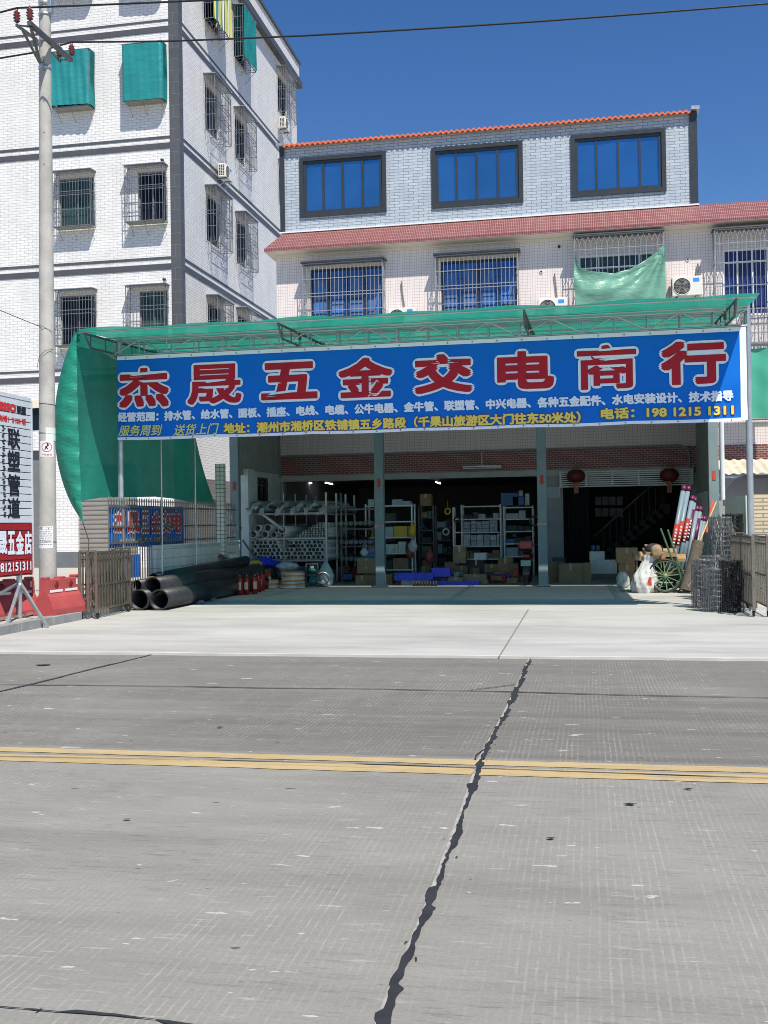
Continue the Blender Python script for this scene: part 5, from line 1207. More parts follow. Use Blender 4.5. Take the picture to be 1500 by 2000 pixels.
def carton(x0, x1, y0, d, z0, z1, m, lab, grp, tape=True, name='carton', cat='carton', pr=True):
    mb = MB().bbox(x0, x1, y0, y0+d, z0, z1, .006); o = single(name, mb, m, lab, cat, (x0, y0, z0), grp)
    if tape and x1-x0 > .3:
        mb = MB(); mb.box((x0+x1)/2-.025, (x0+x1)/2+.025, y0-.003, y0, z1-(z1-z0)*.35, z1-.004); mb.box((x0+x1)/2-.025, (x0+x1)/2+.025, y0+.005, y0+d-.005, z1, z1+.003); part('parcel_tape', mb, TAPE, o)
    return o
def pcarton(l, t, r, b, Y, d, m, lab, grp=None, **k):
    A = aY(l, t, Y); B = aY(r, b, Y); return carton(A.x, B.x, Y, d, max(B.z, .03), A.z, m, lab, grp, **k)
def shelf_unit(l, r, t, levels, Y, d, lab, m=WHITE_PAINT):
    A = aY(l, t, Y); B = aY(r, t, Y); u = thing('shelving_unit', lab, 'shelves', (A.x, Y, .05), 'steel shelving units in the shop')
    for x in (A.x, B.x):
        for y in (Y, Y+d): mb = MB(); mb.bar((x,y,.05),(x,y,A.z), .04); part('upright', mb, m, u)
    for py in levels:
        z = aY((l+r)/2, py, Y).z; part('shelf', MB().box(A.x+.02, B.x-.02, Y+.0, Y+d, z-.035, z), m, u)
    return [aY((l+r)/2, py, Y).z for py in levels], A.x, B.x
GREY_BOX = mat('pale_grey_carton', (.4,.45,.5), .6, var=.15, vs=5); BLUE_BOX = mat('blue_carton', (.03,.14,.32), .5, var=.15); RED_BOX = mat('red_carton', (.4,.05,.04), .5); DK_BOX = mat('dark_goods', (.05,.055,.06), .6, var=.3, vs=6); GRN_BOX = mat('green_goods', (.04,.16,.1), .6); YEL_BOX = mat('yellow_carton', (.55,.4,.05), .6)
rs = random.Random(21)
TONE = {'pale_grey_carton':'pale grey','blue_carton':'blue','red_carton':'red','dark_goods':'dark','green_goods':'green','yellow_carton':'yellow','milky_plastic_wrap':'milky white','worn_cardboard':'brown','cardboard':'tan'}
def fill(x0, x1, Y, z, hmax, pal, lab, rows=1, w=(.1,.24), hr=(.5,.9), dens=.9):
    x = x0+.05
    while x < x1-.1:
        ww = min(rs.uniform(*w), x1-.04-x); h = hmax*rs.uniform(*hr)/rows
        if rs.random() < dens:
            for k in range(rows):
                m = rs.choice(pal); l_ = lab.replace('small', TONE[m.name]).replace(' pale grey', '').replace(' dark or blue', '').replace(' mixed', '').replace(' brown or dark', '').replace(' dim goods', ' goods').replace(TONE[m.name]+' dark', TONE[m.name])
                carton(x, x+ww-.012, Y+rs.uniform(.02,.08), .28, z+k*(h+.004)+.001, z+k*(h+.004)+h, m, l_, l_, tape=False, name='goods_box', cat='box')
        x += ww
Ys = 28.3
zz, x0, x1 = shelf_unit(714,804,985,(987,1018,1049,1080,1112), Ys, .5, 'white steel shelves behind the second canopy column, a yellow bag hanging on them')
fill(x0, x1, Ys, zz[0], .26, [GREY_BOX, WRAP, GREY_BOX], 'small pale parcel on top of the shelves behind the second column', w=(.25,.4), hr=(.4,.8))
fill(x0, x1, Ys, zz[1], .34, [BLUE_BOX, DK_BOX, DK_BOX], 'small dark or blue goods box on the top tier behind the second column', w=(.2,.45))
fill(x0, x1, Ys, zz[2], .34, [YEL_BOX, GREY_BOX, DK_BOX, GRN_BOX], 'small mixed goods box on the second tier behind the second column', w=(.15,.4))
fill(x0, x1, Ys, zz[3], .34, [RED_BOX, WRAP, DK_BOX, GREY_BOX], 'small mixed goods box on the third tier behind the second column', w=(.15,.35))
fill(x0, x1, Ys, zz[4], .34, [DK_BOX, CARD_D], 'small brown or dark box on the lowest tier behind the second column', w=(.25,.45))
Ys = 30.6
zz, x0, x1 = shelf_unit(901,977,986,(988,1013,1039,1066,1091), Ys, .45, 'white steel shelves packed with pale grey cartons in the middle of the shop')
fill(x0, x1, Ys, zz[1], .32, [DK_BOX, DK_BOX, GREY_BOX], 'small dark fitting on the top tier of the middle shelves', w=(.1,.25), hr=(.2,.7))
fill(x0, x1, Ys, zz[2], .36, [GREY_BOX], 'small pale grey carton stacked on the second tier of the middle shelves', rows=3, w=(.16,.26), hr=(.8,.95), dens=1)
fill(x0, x1, Ys, zz[3], .36, [GREY_BOX, GREY_BOX, WRAP], 'small pale grey carton on the third tier of the middle shelves', rows=2, w=(.16,.22), hr=(.8,.95), dens=1)
fill(x0, x1, Ys, zz[4], .3, [DK_BOX, CARD_D], 'small dark box on the lowest tier of the middle shelves')
zz, x0, x1 = shelf_unit(984,1040,988,(990,1013,1037,1061,1086), Ys+.05, .45, 'white steel shelves with two blue crates on top, left of the third canopy column')
for (l,t,r_,b,m,lab) in ((978,963,1013,987,BLUE_BOX,'blue plastic crate on top of the shelves left of the third column'),(1001,970,1024,987,BLUE_BOX,'smaller teal-blue crate in front on the same shelf top'),(1013,958,1021,969,GREY_BOX,'small pale box perched on the blue crates'),(1025,964,1034,987,WRAP,'tall pale canister at the end of the shelf top')): pcarton(l,t,r_,b,Ys+.02,.3,m,lab,tape=False,name='crate' if 'crate' in lab else 'goods_box',cat='crate' if 'crate' in lab else 'box')
for k in range(1, 5): fill(x0, x1, Ys+.05, zz[k], .3, [GREY_BOX, DK_BOX, DK_BOX, BLUE_BOX], 'small box on tier %s of the shelves left of the third column' % ('two','three','four','five')[k-1], w=(.15,.4), hr=(.3,.85))
zz, x0, x1 = shelf_unit(885,902,991,(1013,1039,1065,1100), Ys+.6, .4, 'narrow dim shelves to the left of the middle white shelves', STEEL)
zz, x0, x1 = shelf_unit(818,846,988,(1010,1035,1060,1085,1110), 29.6, .5, 'dim narrow shelves right of the yellow bag', DARK_STEEL)
for k in range(5): fill(x0, x1, 29.6, zz[k], .3, [DK_BOX, GRN_BOX, GREY_BOX, CARD_D], 'small dim goods box on the %s tier of the narrow shelves right of the yellow bag' % ('top','second','third','fourth','lowest')[k], w=(.12,.3))
pcarton(820,965,842,988,29.6,.3,CARD_D,'brown box standing on top of the narrow dim shelves')
zz, x0, x1 = shelf_unit(850,884,1015,(1030,1055,1080,1105), 31.5, .4, 'low dim shelves of green packs at the back of the shop', DARK_STEEL)
for k in range(4): fill(x0, x1, 31.5, zz[k], .3, [DK_BOX, GRN_BOX, GREY_BOX, DK_BOX], 'small goods box on the %s tier of the low dim shelves' % ('top','second','third','lowest')[k], w=(.12,.3))
# hanging bags
def bag(l, t, r_, b, Y, m, lab, seed, name='shopping_bag', cat='bag'):
    A, B = aY(l,t,Y), aY(r_,b,Y); c = ((A.x+B.x)/2, Y, (A.z+B.z)/2-.03); o = single(name, blob(c, (B.x-A.x)/2, .1, (A.z-B.z)/2*.85, seed, 22, 14, .12, 0, .55), m, lab, cat, c)
    mb = MB(); mb.tube([(c[0]-.05,Y-.02,A.z-.12),(c[0]-.02,Y-.03,A.z+.03),(c[0]+.03,Y-.03,A.z+.03),(c[0]+.06,Y-.02,A.z-.12)], .008, 5); part('bag_handle', mb, m, o)
bag(799,1018,813,1050,28.2,YELLOW,'yellow mesh bag hanging from the shelves behind the second column',5)
bag(797,1050,816,1078,28.1,SACK,'white shopping bag with red print hanging under the yellow bag',6)
bag(793,1062,808,1091,28.22,RED_PLASTIC,'red plastic bag hanging behind the white shopping bag',7)
bag(829,1068,848,1100,28.9,RED_PLASTIC,'red plastic bag hanging on its own, right of the white bag',8)
# stacked cartons by column two
for k, (t, b) in enumerate(((1090,1106),(1106,1120))): pcarton(697,t,734,b,26.9,.4,CARD,'tan carton with straps in the stack left of the second column, %s' % ('upper' if k == 0 else 'lower'))
pcarton(694,1124,720,1146,26.6,.4,CARD,'tan carton at ground level at the foot of the strapped stack')
pcarton(719,1124,737,1146,26.5,.35,CARD_D,'brown open carton touching the second column')
pcarton(752,1122,766,1145,26.6,.3,CARD,'narrow tan carton just right of the second column')
bag(704,1066,720,1086,27.0,SACK,'white bag on top of the strapped cartons',9); pcarton(706,1080,733,1089,26.95,.3,BLUE_BOX,'blue flat box on top of the strapped cartons',tape=False,name='goods_box',cat='box')
mb = MB(); q = aY(712,1040,28.2); mb.torus(q, .16, .03, (.3,1,0), 24, 8); mb.torus(q+Vector((.02,-.05,.01)), .17, .03, (.2,1,.1), 24, 8); single('cable_coil', mb, BLACK_RUB, 'coil of black hose hanging at the left end of the shelves', 'coil', tuple(q))
# blue trays
def tray(l, t, r_, b, Y, d, n_, lab, rot=0.):
    A, B = aY(l,t,Y), aY(r_,b,Y); z0 = max(B.z,.055); z1 = max(A.z, z0+.08); x0, x1 = A.x, B.x; mb = MB(); th = .012
    mb.box(x0,x1,Y,Y+d,z0,z0+th); mb.box(x0,x1,Y,Y+th,z0+th,z1); mb.box(x0,x1,Y+d-th,Y+d,z0+th,z1)
    for i in range(n_+1): x = x0+(x1-x0-th)*i/n_; mb.box(x,x+th,Y+th,Y+d-th,z0+th,z1-.008)
    for i in range(n_*2+1): x = x0+(x1-x0-.02)*i/(n_*2); mb.box(x,x+.02,Y-.012,Y-.0005,z0+.01,z1-.01)
    mb.box(x0-.01,x1+.01,Y-.02,Y+.0,z1-.012,z1+.006)
    o = single('plastic_tray', mb, BLUE_PLASTIC, lab, 'tray', (x0,Y,z0), 'blue plastic trays'); o.location.z += 0; return o
tray(771,1120,846,1133,26.35,.4,6,'long bright blue tray raised on boxes right of the second column')
tray(843,1110,879,1126,26.4,.4,3,'short bright blue tray standing taller at the right end of the long tray')
tray(822,1136,936,1147,26.25,.35,9,'long shallow blue tray lying on the ground')
tray(955,1122,996,1138,27.2,.4,4,'dark blue crate on the floor left of the motorcycle')
tray(505,1090,530,1104,26.7,.35,3,'blue tray leaning at the foot of the pipe rack, left one'); tray(527,1096,545,1106,26.8,.3,3,'blue tray at the foot of the pipe rack, right one')
for (l,t,r_,b,m,lab) in ((783,1132,812,1146,GREY_BOX,'pale blue parcel under the long blue tray'),(814,1131,838,1140,WRAP,'crumpled pale wrap under the long blue tray')): pcarton(l,t,r_,b,26.4,.3,m,lab,tape=False,name='parcel',cat='parcel')
pcarton(775,1135,800,1147,26.7,.25,CARD_D,'brown box holding up the long blue tray, left one'); pcarton(812,1136,842,1147,26.72,.25,CARD_D,'brown box holding up the long blue tray, right one')
pcarton(905,1122,950,1136,26.6,.3,CARD,'flattened tan carton behind the ground tray'); pcarton(938,1133,953,1146,26.5,.25,CARD,'small tan carton at the end of the ground tray')
mb = MB()
for k in range(9): q = aZ(808+k*5.5,1146.5,.03); mb.lathe((q.x,q.y,.05), [(0,0),(.028,0),(.028,.09),(.02,.1),(.02,.13),(0,.13)], 8)
single('brass_fittings', mb, mat('brass', (.4,.27,.1), .35, .8), 'row of small brass fittings lined up in front of the ground tray', 'fittings', tuple(aZ(808,1146.5,.03)))
for i, (l,t,r_,b,m) in enumerate(((868,1098,890,1125,CARD_D),(888,1105,915,1130,CARD_D),(915,1094,945,1122,DK_BOX),(945,1102,975,1125,CARD_D),(972,1090,1002,1120,CARD_D),(995,1100,1012,1128,CARD_D),(875,1128,905,1146,CARD),(998,1126,1014,1144,CARD_D),(885,1068,910,1100,CARD_D),(925,1080,950,1094,WRAP),(1002,1110,1012,1126,RED_BOX))):
    pcarton(l,t,r_,b,28.0-.11*i if i != 6 else 26.4,.35,m,['brown carton in the clutter at floor level, far left of the heap','brown carton behind the ground tray','dark box in the middle of the floor heap','brown carton in the heap with a blue crate before it','brown carton high in the heap by the motorcycle','brown carton touching the motorcycle wheel','tan carton behind the left end of the ground tray','small brown carton beside the motorcycle','brown carton on the lowest shelf front','pale wrapped goods on top of the floor heap','small red box beside the motorcycle'][i])
rk = random.Random(77); POOL = [CARD, CARD_D, DK_BOX, GREY_BOX, WRAP, BLUE_BOX, CARD_D, RED_BOX]
def bits(x0, x1, y0, y1, n_, zmax, lab, grp):                          # loose stock heaped on the floor, each its own turned box
    for k in range(n_):
        x, y = rk.uniform(x0, x1), rk.uniform(y0, y1); w, d, h = rk.uniform(.1,.32), rk.uniform(.1,.3), rk.uniform(.06,.22); m = rk.choice(POOL); z = rk.uniform(0, zmax)*((y-y0)/(y1-y0))
        o = single('goods_box', MB().bbox(-w/2, w/2, -d/2, d/2, 0, h, .006), m, '%s goods box %s' % (TONE[m.name], lab), 'box', (0,0,0), '%s goods %s' % (TONE[m.name], grp))
        o.location = (x, y, .052+z); o.rotation_euler = (0, 0, rk.uniform(-.8,.8))
        if rk.random() < .5: part('pasted_label', MB().box(-w*.3, w*.2, -d/2-.003, -d/2, h*.25, h*.75), WHITE_PAINT, o)
q0, q1 = aY(860,1100,27.2), aY(1008,1100,27.2); bits(q0.x, q1.x, 26.6, 28.6, 34, .45, 'tipped in the floor heap before the middle shelves', 'in the floor heap')
q0, q1 = aY(640,1100,27.6), aY(730,1100,27.6); bits(q0.x, q1.x, 27.6, 28.8, 12, .3, 'on the floor between the pipe rack and the second column', 'between rack and column')
q0, q1 = aY(755,1100,27.4), aY(830,1100,27.4); bits(q0.x, q1.x, 27.0, 28.0, 12, .3, 'on the floor behind the long blue tray', 'behind the blue tray')
q0, q1 = aY(1072,1100,28.2), aY(1150,1100,28.2); bits(q0.x, q1.x, 28.2, 29.4, 8, .5, 'behind the tan cartons of the right bay', 'behind the right bay cartons')
for k in range(9):                                                     # hanks hanging from the shelf edges and ceiling hooks
    px, py = rk.choice(((742,1025),(760,1030),(846,1000),(858,990),(880,1005),(893,1020),(1046,1010),(820,1040),(866,1035))), 0
    q = aY(px[0]+rk.uniform(-6,6), px[1]+rk.uniform(-8,8), 28.4+rk.uniform(0,2)); mb = MB(); mb.torus(q, rk.uniform(.07,.13), .025, (rk.uniform(-.4,.4),1,rk.uniform(-.3,.3)), 18, 6); mb.tube([q+Vector((0,0,.1)), q+Vector((0,.02,.3))], .006, 4)
    m = rk.choice((DK_BOX, GREY_BOX, YELLOW, BLUE_BOX, RED_BOX)); single('hose_hank', mb, m, '%s hank of hose hanging among the shelves of the shop' % TONE.get(m.name, 'yellow'), 'hose', tuple(q), '%s hanks of hose in the shop' % TONE.get(m.name, 'yellow'))
# right bay: cartons, counter, curtain, stairs
pcarton(1091,1101,1138,1141,27.2,.5,CARD,'wide tan carton with round marks right of the third column'); pcarton(1137,1100,1155,1141,27.3,.45,CARD,'narrow tan carton beside the wide carton right of the third column')
pcarton(1072,1097,1092,1140,27.6,.5,CARD_D,'dim brown carton just behind the third column'); pcarton(1078,1090,1104,1098,27.7,.4,DK_BOX,'dark flat box on the cartons by the third column',tape=False)
pcarton(1203,1070,1246,1100,26.8,.5,CARD,'upper tan carton of the pair left of the handcart'); pcarton(1208,1100,1243,1140,26.85,.48,CARD,'lower tan carton of the pair left of the handcart')
mb = MB(); A, B = aY(1152,1094,28.5), aY(1206,1136,28.5); mb.bbox(A.x,B.x,28.5,29.3,.05,A.z,.01); ct = single('counter', mb, MARBLE, 'white marbled shop counter standing behind the tan cartons', 'counter', (A.x,28.5,.05)); part('kick_board', MB().box(A.x+.01,B.x-.01,28.49,28.5,.06,.2), DARK, ct)
pcarton(1151,1077,1181,1094,28.6,.3,MARBLE,'white box standing on the marbled counter',tape=False,name='goods_box',cat='box')
for px, m, lab in ((1159,BLUE_BOX,'small blue tin on the white counter box'),(1168,GRN_BOX,'small green tin on the white counter box')):
    q = aY(px,1076,28.7); mb = MB(); mb.lathe((q.x,q.y,q.z), [(0,0),(.055,0),(.055,.13),(.05,.14),(.03,.14),(.03,.155),(0,.155)], 14); single('paint_tin', mb, m, lab, 'tin', tuple(q))
A, B = aY(1096,945,30.4), aY(1152,1110,30.4)
single('black_curtain', MB().slab(lambda u, v: (A.x+(B.x-A.x)*u, 30.45+.05*math.sin(u*46), .15+(A.z-.15)*v), 120, 2, (0,.004,0)), CURT, 'black pleated curtain hanging in the right bay under the lantern', 'curtain', (A.x,30.45,.15))
mb = MB(); A, B = aY(1094,921,29.95), aY(1352,944,29.95); 
for z in [A.z-.02-(A.z-B.z)*k/7 for k in range(8)]: mb.box(A.x, B.x, 29.9, 29.94, z-.022, z+.012)
for k in range(6): x = A.x+(B.x-A.x)*k/5; mb.box(x-.02, x+.02, 29.885, 29.898, B.z-.02, A.z)
single('shutter_box', mb, WHITE_PAINT, 'white slatted shutter housing across the top of the right bay', 'shutter', (A.x,29.9,B.z))
A, B = aY(1068,951,29.9), aY(1093,972,29.9); o = thing('notice_board', 'pale notice board on the pier behind the third column', 'board', (A.x,29.95,B.z)); part('board_face', MB().box(A.x,B.x,29.93,29.96,B.z,A.z), GREY_BOX, o); mb = MB()
for x in (A.x-.01,B.x+.0): mb.box(x,x+.015,29.92,29.965,B.z-.015,A.z+.015)
part('board_frame', mb, WHITE_PAINT, o)
st = thing('staircase', 'dim concrete staircase with a steel handrail at the back of the right bay', 'stairs', (0, 33.5, .05))
a0, a1 = aY(1160,1098,33.5), aY(1300,985,33.5); mb = MB(); n_ = 11
for k in range(n_):
    x0 = a0.x+(a1.x-a0.x)*k/n_; z0 = .3+(a1.z-.3)*k/n_; x1 = a0.x+(a1.x-a0.x)*(k+1)/n_; mb.box(x0, x1+.12, 33.5, 34.6, z0-.12, z0+(a1.z-.3)/n_)
part('steps', mb, mat('dim_stair_paint', (.07,.075,.075), .7), st); mb = MB(); mb.bar((a0.x,33.45,1.1),(a1.x,33.45,a1.z+.95), .05)
for k in range(n_): t = (k+.5)/n_; x = a0.x+(a1.x-a0.x)*t; mb.bar((x,33.45,.3+(a1.z-.3)*t),(x,33.45,1.1+(a1.z-.15)*t), .018)
part('handrail', mb, DARK_STEEL, st)
mb = MB()
for k in range(4):
    for j in range(2): A = aY(1162+k*14,970+j*22,34.8); mb.bbox(A.x,A.x+.2,34.8,35.1,A.z-.28,A.z,.01)
single('shelf_goods', mb, GREY_BOX, 'dim pale packs stacked on a wall shelf behind the stairs', 'packs', tuple(aY(1162,992,34.8)))
def lantern(px, py, Y, s, lab):
    q = aY(px, py, Y); o = thing('red_lantern', lab, 'lantern', tuple(q), 'red paper lanterns'); R = .26*s; mb = MB()
    mb.grid(lambda u, v: (q.x+(R*math.sin(math.pi*(.12+.76*v))**.75*(1+.035*abs(math.sin(8*2*math.pi*u/2))))*math.cos(2*math.pi*u), q.y+(R*math.sin(math.pi*(.12+.76*v))**.75*(1+.035*abs(math.sin(8*2*math.pi*u/2))))*math.sin(2*math.pi*u), q.z-.19*s*math.cos(math.pi*(.12+.76*v))), 64, 14); part('paper_globe', mb, bpy.data.materials.get('lantern_red') or mat('lantern_red', (.13,.012,.012), .6), o)
    mb = MB()
    for z, h in ((q.z+.17*s,.05*s),(q.z-.22*s,.05*s)): mb.lathe((q.x,q.y,z), [(0,0),(.1*s,0),(.11*s,h),(0,h)], 18)
    part('gold_cap', mb, mat('dull_gold', (.45,.2,.03), .5, .3) if 'dull_gold' not in bpy.data.materials else bpy.data.materials['dull_gold'], o)
    mb = MB()
    for k in range(14): a = k*.449; mb.bar((q.x+.06*s*math.cos(a),q.y+.06*s*math.sin(a),q.z-.22*s),(q.x+.055*s*math.cos(a),q.y+.055*s*math.sin(a),q.z-.5*s), .02*s)
    part('tassel', mb, RED_GLOSS, o); mb = MB(); mb.tube([(q.x,q.y,q.z+.2*s),(q.x,q.y,q.z+.33*s)], .006, 5); part('cord', mb, BLACK_WIRE, o)
lantern(1125,930,29.6,.95,'red lantern in front of the shutter housing, above the black curtain'); lantern(1307,928,29.6,.95,'red lantern hanging at the right end of the shutter housing, above the grey drain pipes')
def tube_lamp(l, t, r_, b, Y, lit, lab):
    A, B = aY(l,t,Y), aY(r_,b,Y); o = thing('tube_lamp', lab, 'lamp', tuple(A), 'fluorescent tube lamps'); mb = MB(); mb.bar(A+Vector((0,0,.05)), B+Vector((0,0,.05)), .05, .04); part('lamp_body', mb, WHITE_PAINT, o)
    mb = MB(); mb.tube([A, B], .016, 8); part('tube', mb, TUBE_LIT if lit else WHITE_PAINT, o); mb = MB(); mb.tube([(A+B)/2+Vector((0,0,.06)), (A+B)/2+Vector((0,0,.45 if not lit else .2))], .014, 6); part('hanger', mb, WHITE_PAINT, o)
tube_lamp(591,941.5,609,943.5,33,True,'lit tube lamp at the upper left of the shop, the left one of two'); tube_lamp(635,943,650,945.5,33.5,True,'lit tube lamp above the steel rack, the right one of two'); tube_lamp(851,941.5,861,944.5,34,True,'small lit tube lamp in the middle of the shop ceiling'); tube_lamp(904,915,979,913.5,29.7,False,'unlit tube lamp hanging in front of the red brick fascia')
# motorcycle seen from behind
q = aZ(1028,1143,.05); mx, my = q.x, q.y; mo = thing('motorcycle', 'dim red motorcycle with a green number plate parked tail-out in the shop', 'motorcycle', (mx,my,.05))
for yy, nm in ((my+.25,'wheel'),(my+1.55,'wheel')):
    mb = MB(); mb.torus((mx,yy,.34), .25, .05, (1,0,0), 28, 10); w = part(nm, mb, BLACK_RUB, mo); mb = MB(); mb.lathe((mx-.03,yy,.34), [(0,0),(.05,0),(.05,.06),(0,.06)], 12, 0, (1,0,0))
    for k in range(8): a = k*math.pi/4; mb.bar((mx,yy,.34),(mx,yy+.22*math.cos(a),.34+.22*math.sin(a)), .012)
    part('spokes', mb, STEEL, w)
part('body_shell', blob((mx,my+.75,.72),.14,.55,.16,31,20,12,.06), RED_GLOSS, mo); part('seat', blob((mx,my+.45,.88),.13,.42,.06,32,20,10,.04), BLACK_RUB, mo)
part('rear_fender', MB().grid(lambda u, v: (mx-.08+.16*u, my+.25-.31*math.cos(1.9*v-.3), .36+.31*math.sin(1.9*v-.3)+.03), 4, 12), DARK_PLASTIC, mo)
tb = part('top_box', MB().bbox(mx-.17,mx+.17,my-.1,my+.2,.93,1.13,.04), RED_PLASTIC, mo); pl = part('number_plate', MB().box(mx-.12,mx+.12,my-.13,my-.12,.52,.66), mat('plate_green', (.35,.5,.4), .5), mo); part('tail_light', MB().bbox(mx-.09,mx+.09,my-.12,my-.06,.74,.8,.01), RED_GLOSS, mo)
mb = MB(); mb.tube([(mx-.36,my+1.1,1.02),(mx-.15,my+1.25,1.0),(mx+.15,my+1.25,1.0),(mx+.36,my+1.1,1.02)], .016, 7); part('handlebar', mb, DARK_STEEL, mo)
for s in (-1,1): mb = MB(); mb.tube([(mx+s*.25,my+1.16,1.02),(mx+s*.33,my+1.2,1.2)], .008, 5); mb.lathe((mx+s*.35,my+1.19,1.25), [(0,0),(.055,0),(.055,.02),(0,.02)], 14, 0, (0,-1,0)); part('mirror', mb, DARK_PLASTIC, mo)
# coils, pump and bag by the rack
def coil(px, py, Y, R, h, lab, band=True):
    q = aZ(px, py, .03); c = Vector((q.x, Y, .03)) if Y else Vector((q.x,q.y,.03)); o = thing('pipe_coil', lab, 'pipe coil', tuple(c), 'coils of pale pipe'); mb = MB(); n_ = int(h/.035)
    for k in range(n_): mb.torus((c.x,c.y,c.z+.0175+.035*k), R-.012*abs(math.sin(k*1.9)), .02, (0,0,1), 30, 6)
    mb.lathe((c.x,c.y,c.z), [(R-.06,0),(R-.02,.01),(R-.02,h),(R-.06,h)], 30); part('coiled_pipe', mb, COIL, o); mb = MB(); mb.lathe((c.x,c.y,c.z+h*.42), [(R+.012,0),(R+.014,h*.22)], 30); mb.lathe((c.x,c.y,c.z+h*.9), [(R+.008,0),(R-.02,h*.1)], 30); part('paper_band', mb, ORANGE_BAND, o); return o, c
coil(527,1147,25.7,.30,.20,'lower pale pipe coil in the left stack behind the extinguishers'); o, c = coil(520,1130,25.95,.29,.19,'upper pale pipe coil in the left stack, half on the pipes')
o.location.z += .21; coil(573,1148,25.6,.30,.2,'lower pale pipe coil in the right stack by the green pump'); o, c = coil(573,1148,25.65,.29,.2,'upper pale pipe coil in the right stack by the green pump'); o.location.z += .205
q = aY(500,1100,26.2); single('yellow_sheet', blob((q.x,q.y,q.z),.16,.12,.07,41,18,10,.2), YELLOW, 'crumpled yellow plastic lying beside the black pipe ends', 'plastic sheet', tuple(q))
q = aZ(610,1147,.03); pm = thing('water_pump', 'teal and black water pump on a frame between the coils and the clear bag', 'pump', (q.x,q.y,.03)); mb = MB()
for x in (-.15,.15):
    for y in (0,.35): mb.bar((q.x+x,q.y+y,.03),(q.x+x,q.y+y,.62), .03)
for z in (.05,.34,.62):
    for y in (0,.35): mb.bar((q.x-.15,q.y+y,z),(q.x+.15,q.y+y,z), .03)
    for x in (-.15,.15): mb.bar((q.x+x,q.y,z),(q.x+x,q.y+.35,z), .03)
part('frame', mb, DARK_STEEL, pm)
for z in (.18,.47): mb = MB(); mb.lathe((q.x-.1,q.y+.15,z), [(0,0),(.1,0),(.11,.02),(.11,.16),(.07,.2),(0,.2)], 18, 0, (1,0,0)); mb.bbox(q.x-.06,q.x+.04,q.y+.02,q.y+.2,z+.08,z+.13,.008); part('motor', mb, TEAL, pm)
part('white_tag', MB().box(q.x-.04,q.x+.05,q.y-.02,q.y-.016,.5,.56), WHITE_PAINT, pm)
q = aZ(634,1146,.03); o = single('clear_bag', blob((q.x,q.y+.15,.32),.2,.17,.33,44,26,18,.14,.03,.5), WRAP, 'big milky plastic bag of coiled hose standing right of the green pump', 'bag', (q.x,q.y+.15,.03)); mb = MB(); mb.torus((q.x-.02,q.y-.06,.25),.15,.02,(0,1,.2),24,6); part('hose_coil', mb, STEEL, o)
mb = MB(); mb.pipe(aY(545,1118,27.0), aY(600,1110,27.6), .1, .085, 18); single('plastic_pipe', mb, [LAV, PVC_IN], 'short grey pipe lying under the rack behind the coils', 'pipe', tuple(aY(545,1118,27.0)))
q = aY(562,1106,26.4); single('plastic_bag', blob(tuple(q),.28,.2,.11,47,22,12,.22), WRAP, 'crumpled milky plastic lying across the right coil stack', 'bag', tuple(q))

# ================================================================== RIGHT SIDE
YU = 25.2; G_D = 'grey drain pipes with purple ends leaning by the right column'
for k, (bx_, by_, tx, ty) in enumerate(((1305,1094,1336,950),(1313,1097,1345,951),(1322,1098,1353,970),(1329,1099,1357,973),(1338,1100,1362,990),(1345,1100,1368,991),(1350,1100,1371,1009),(1354,1100,1376,1010))):
    Yk = YU+.03*k; a = aY(bx_,by_+22,Yk-.3); b = aY(tx,ty,Yk+.35); mb = MB(); mb.pipe(a, b, .055, .048, 14, 0, 1)
    o = single('drain_pipe', mb, [LAV, PVC_IN], ['leftmost tall grey drain pipe of the leaning row','second tallest grey drain pipe from the left','third grey drain pipe from the left of the leaning row','fourth grey drain pipe, purple end just below the third','fifth grey drain pipe of the leaning row, mid height','sixth grey drain pipe of the leaning row, next to the column','shorter grey drain pipe against the column','shortest grey drain pipe at the right end of the row'][k], 'drain pipe', tuple(a), G_D)
    d = (b-a).normalized(); mb = MB(); mb.pipe(b-d*.12, b+d*.01, .060, .05, 14); 
    if k in (3, 5): mb.pipe(a+d*.8, b-d*.3, .0575, .056, 14)
    part('purple_wrap', mb, PURPLE, o)
    if k < 4: mb = MB(); mb.pipe(a+d*(.55+.1*k), a+d*(1.15+.1*k), .0572, .056, 14); part('red_label', mb, mat('pipe_label_red', (.34,.04,.025), .5) if 'pipe_label_red' not in bpy.data.materials else bpy.data.materials['pipe_label_red'], o); mb = MB(); [mb.box(*(lambda p: (p.x-.02,p.x+.025,p.y-.062,p.y-.059,p.z-.02,p.z+.02))(a+d*(.62+.1*k+.08*j))) for j in range(6)]; part('label_print', mb, WHITE_PRINT, o)
# handcart
q = aZ(1300,1158,.026); cx, cy = q.x, q.y; RW = .365; cart = thing('handcart', 'old green handcart with a big spoked wheel, loaded with flattened cardboard', 'handcart', (cx,cy,.026))
for yy in (cy, cy+.95):
    mb = MB(); mb.torus((cx,yy,.026+RW), RW-.02, .022, (0,1,0), 40, 8); w = part('wheel', mb, BLACK_RUB, cart); mb = MB(); mb.torus((cx,yy,.026+RW), RW-.05, .014, (0,1,0), 40, 6); part('rim', mb, GREEN_PAINT, w)
    mb = MB(); mb.lathe((cx,yy-.06,.026+RW), [(0,0),(.04,0),(.05,.03),(.05,.09),(.04,.12),(0,.12)], 14, 0, (0,1,0))
    for k in range(12): a = k*math.pi/6+.1; mb.bar((cx,yy,.026+RW),(cx+(RW-.05)*math.cos(a),yy,.026+RW+(RW-.05)*math.sin(a)), .022, .016)
    part('spokes', mb, mat('green_spoke', (.16,.26,.14), .5) if 'green_spoke' not in bpy.data.materials else bpy.data.materials['green_spoke'], w)
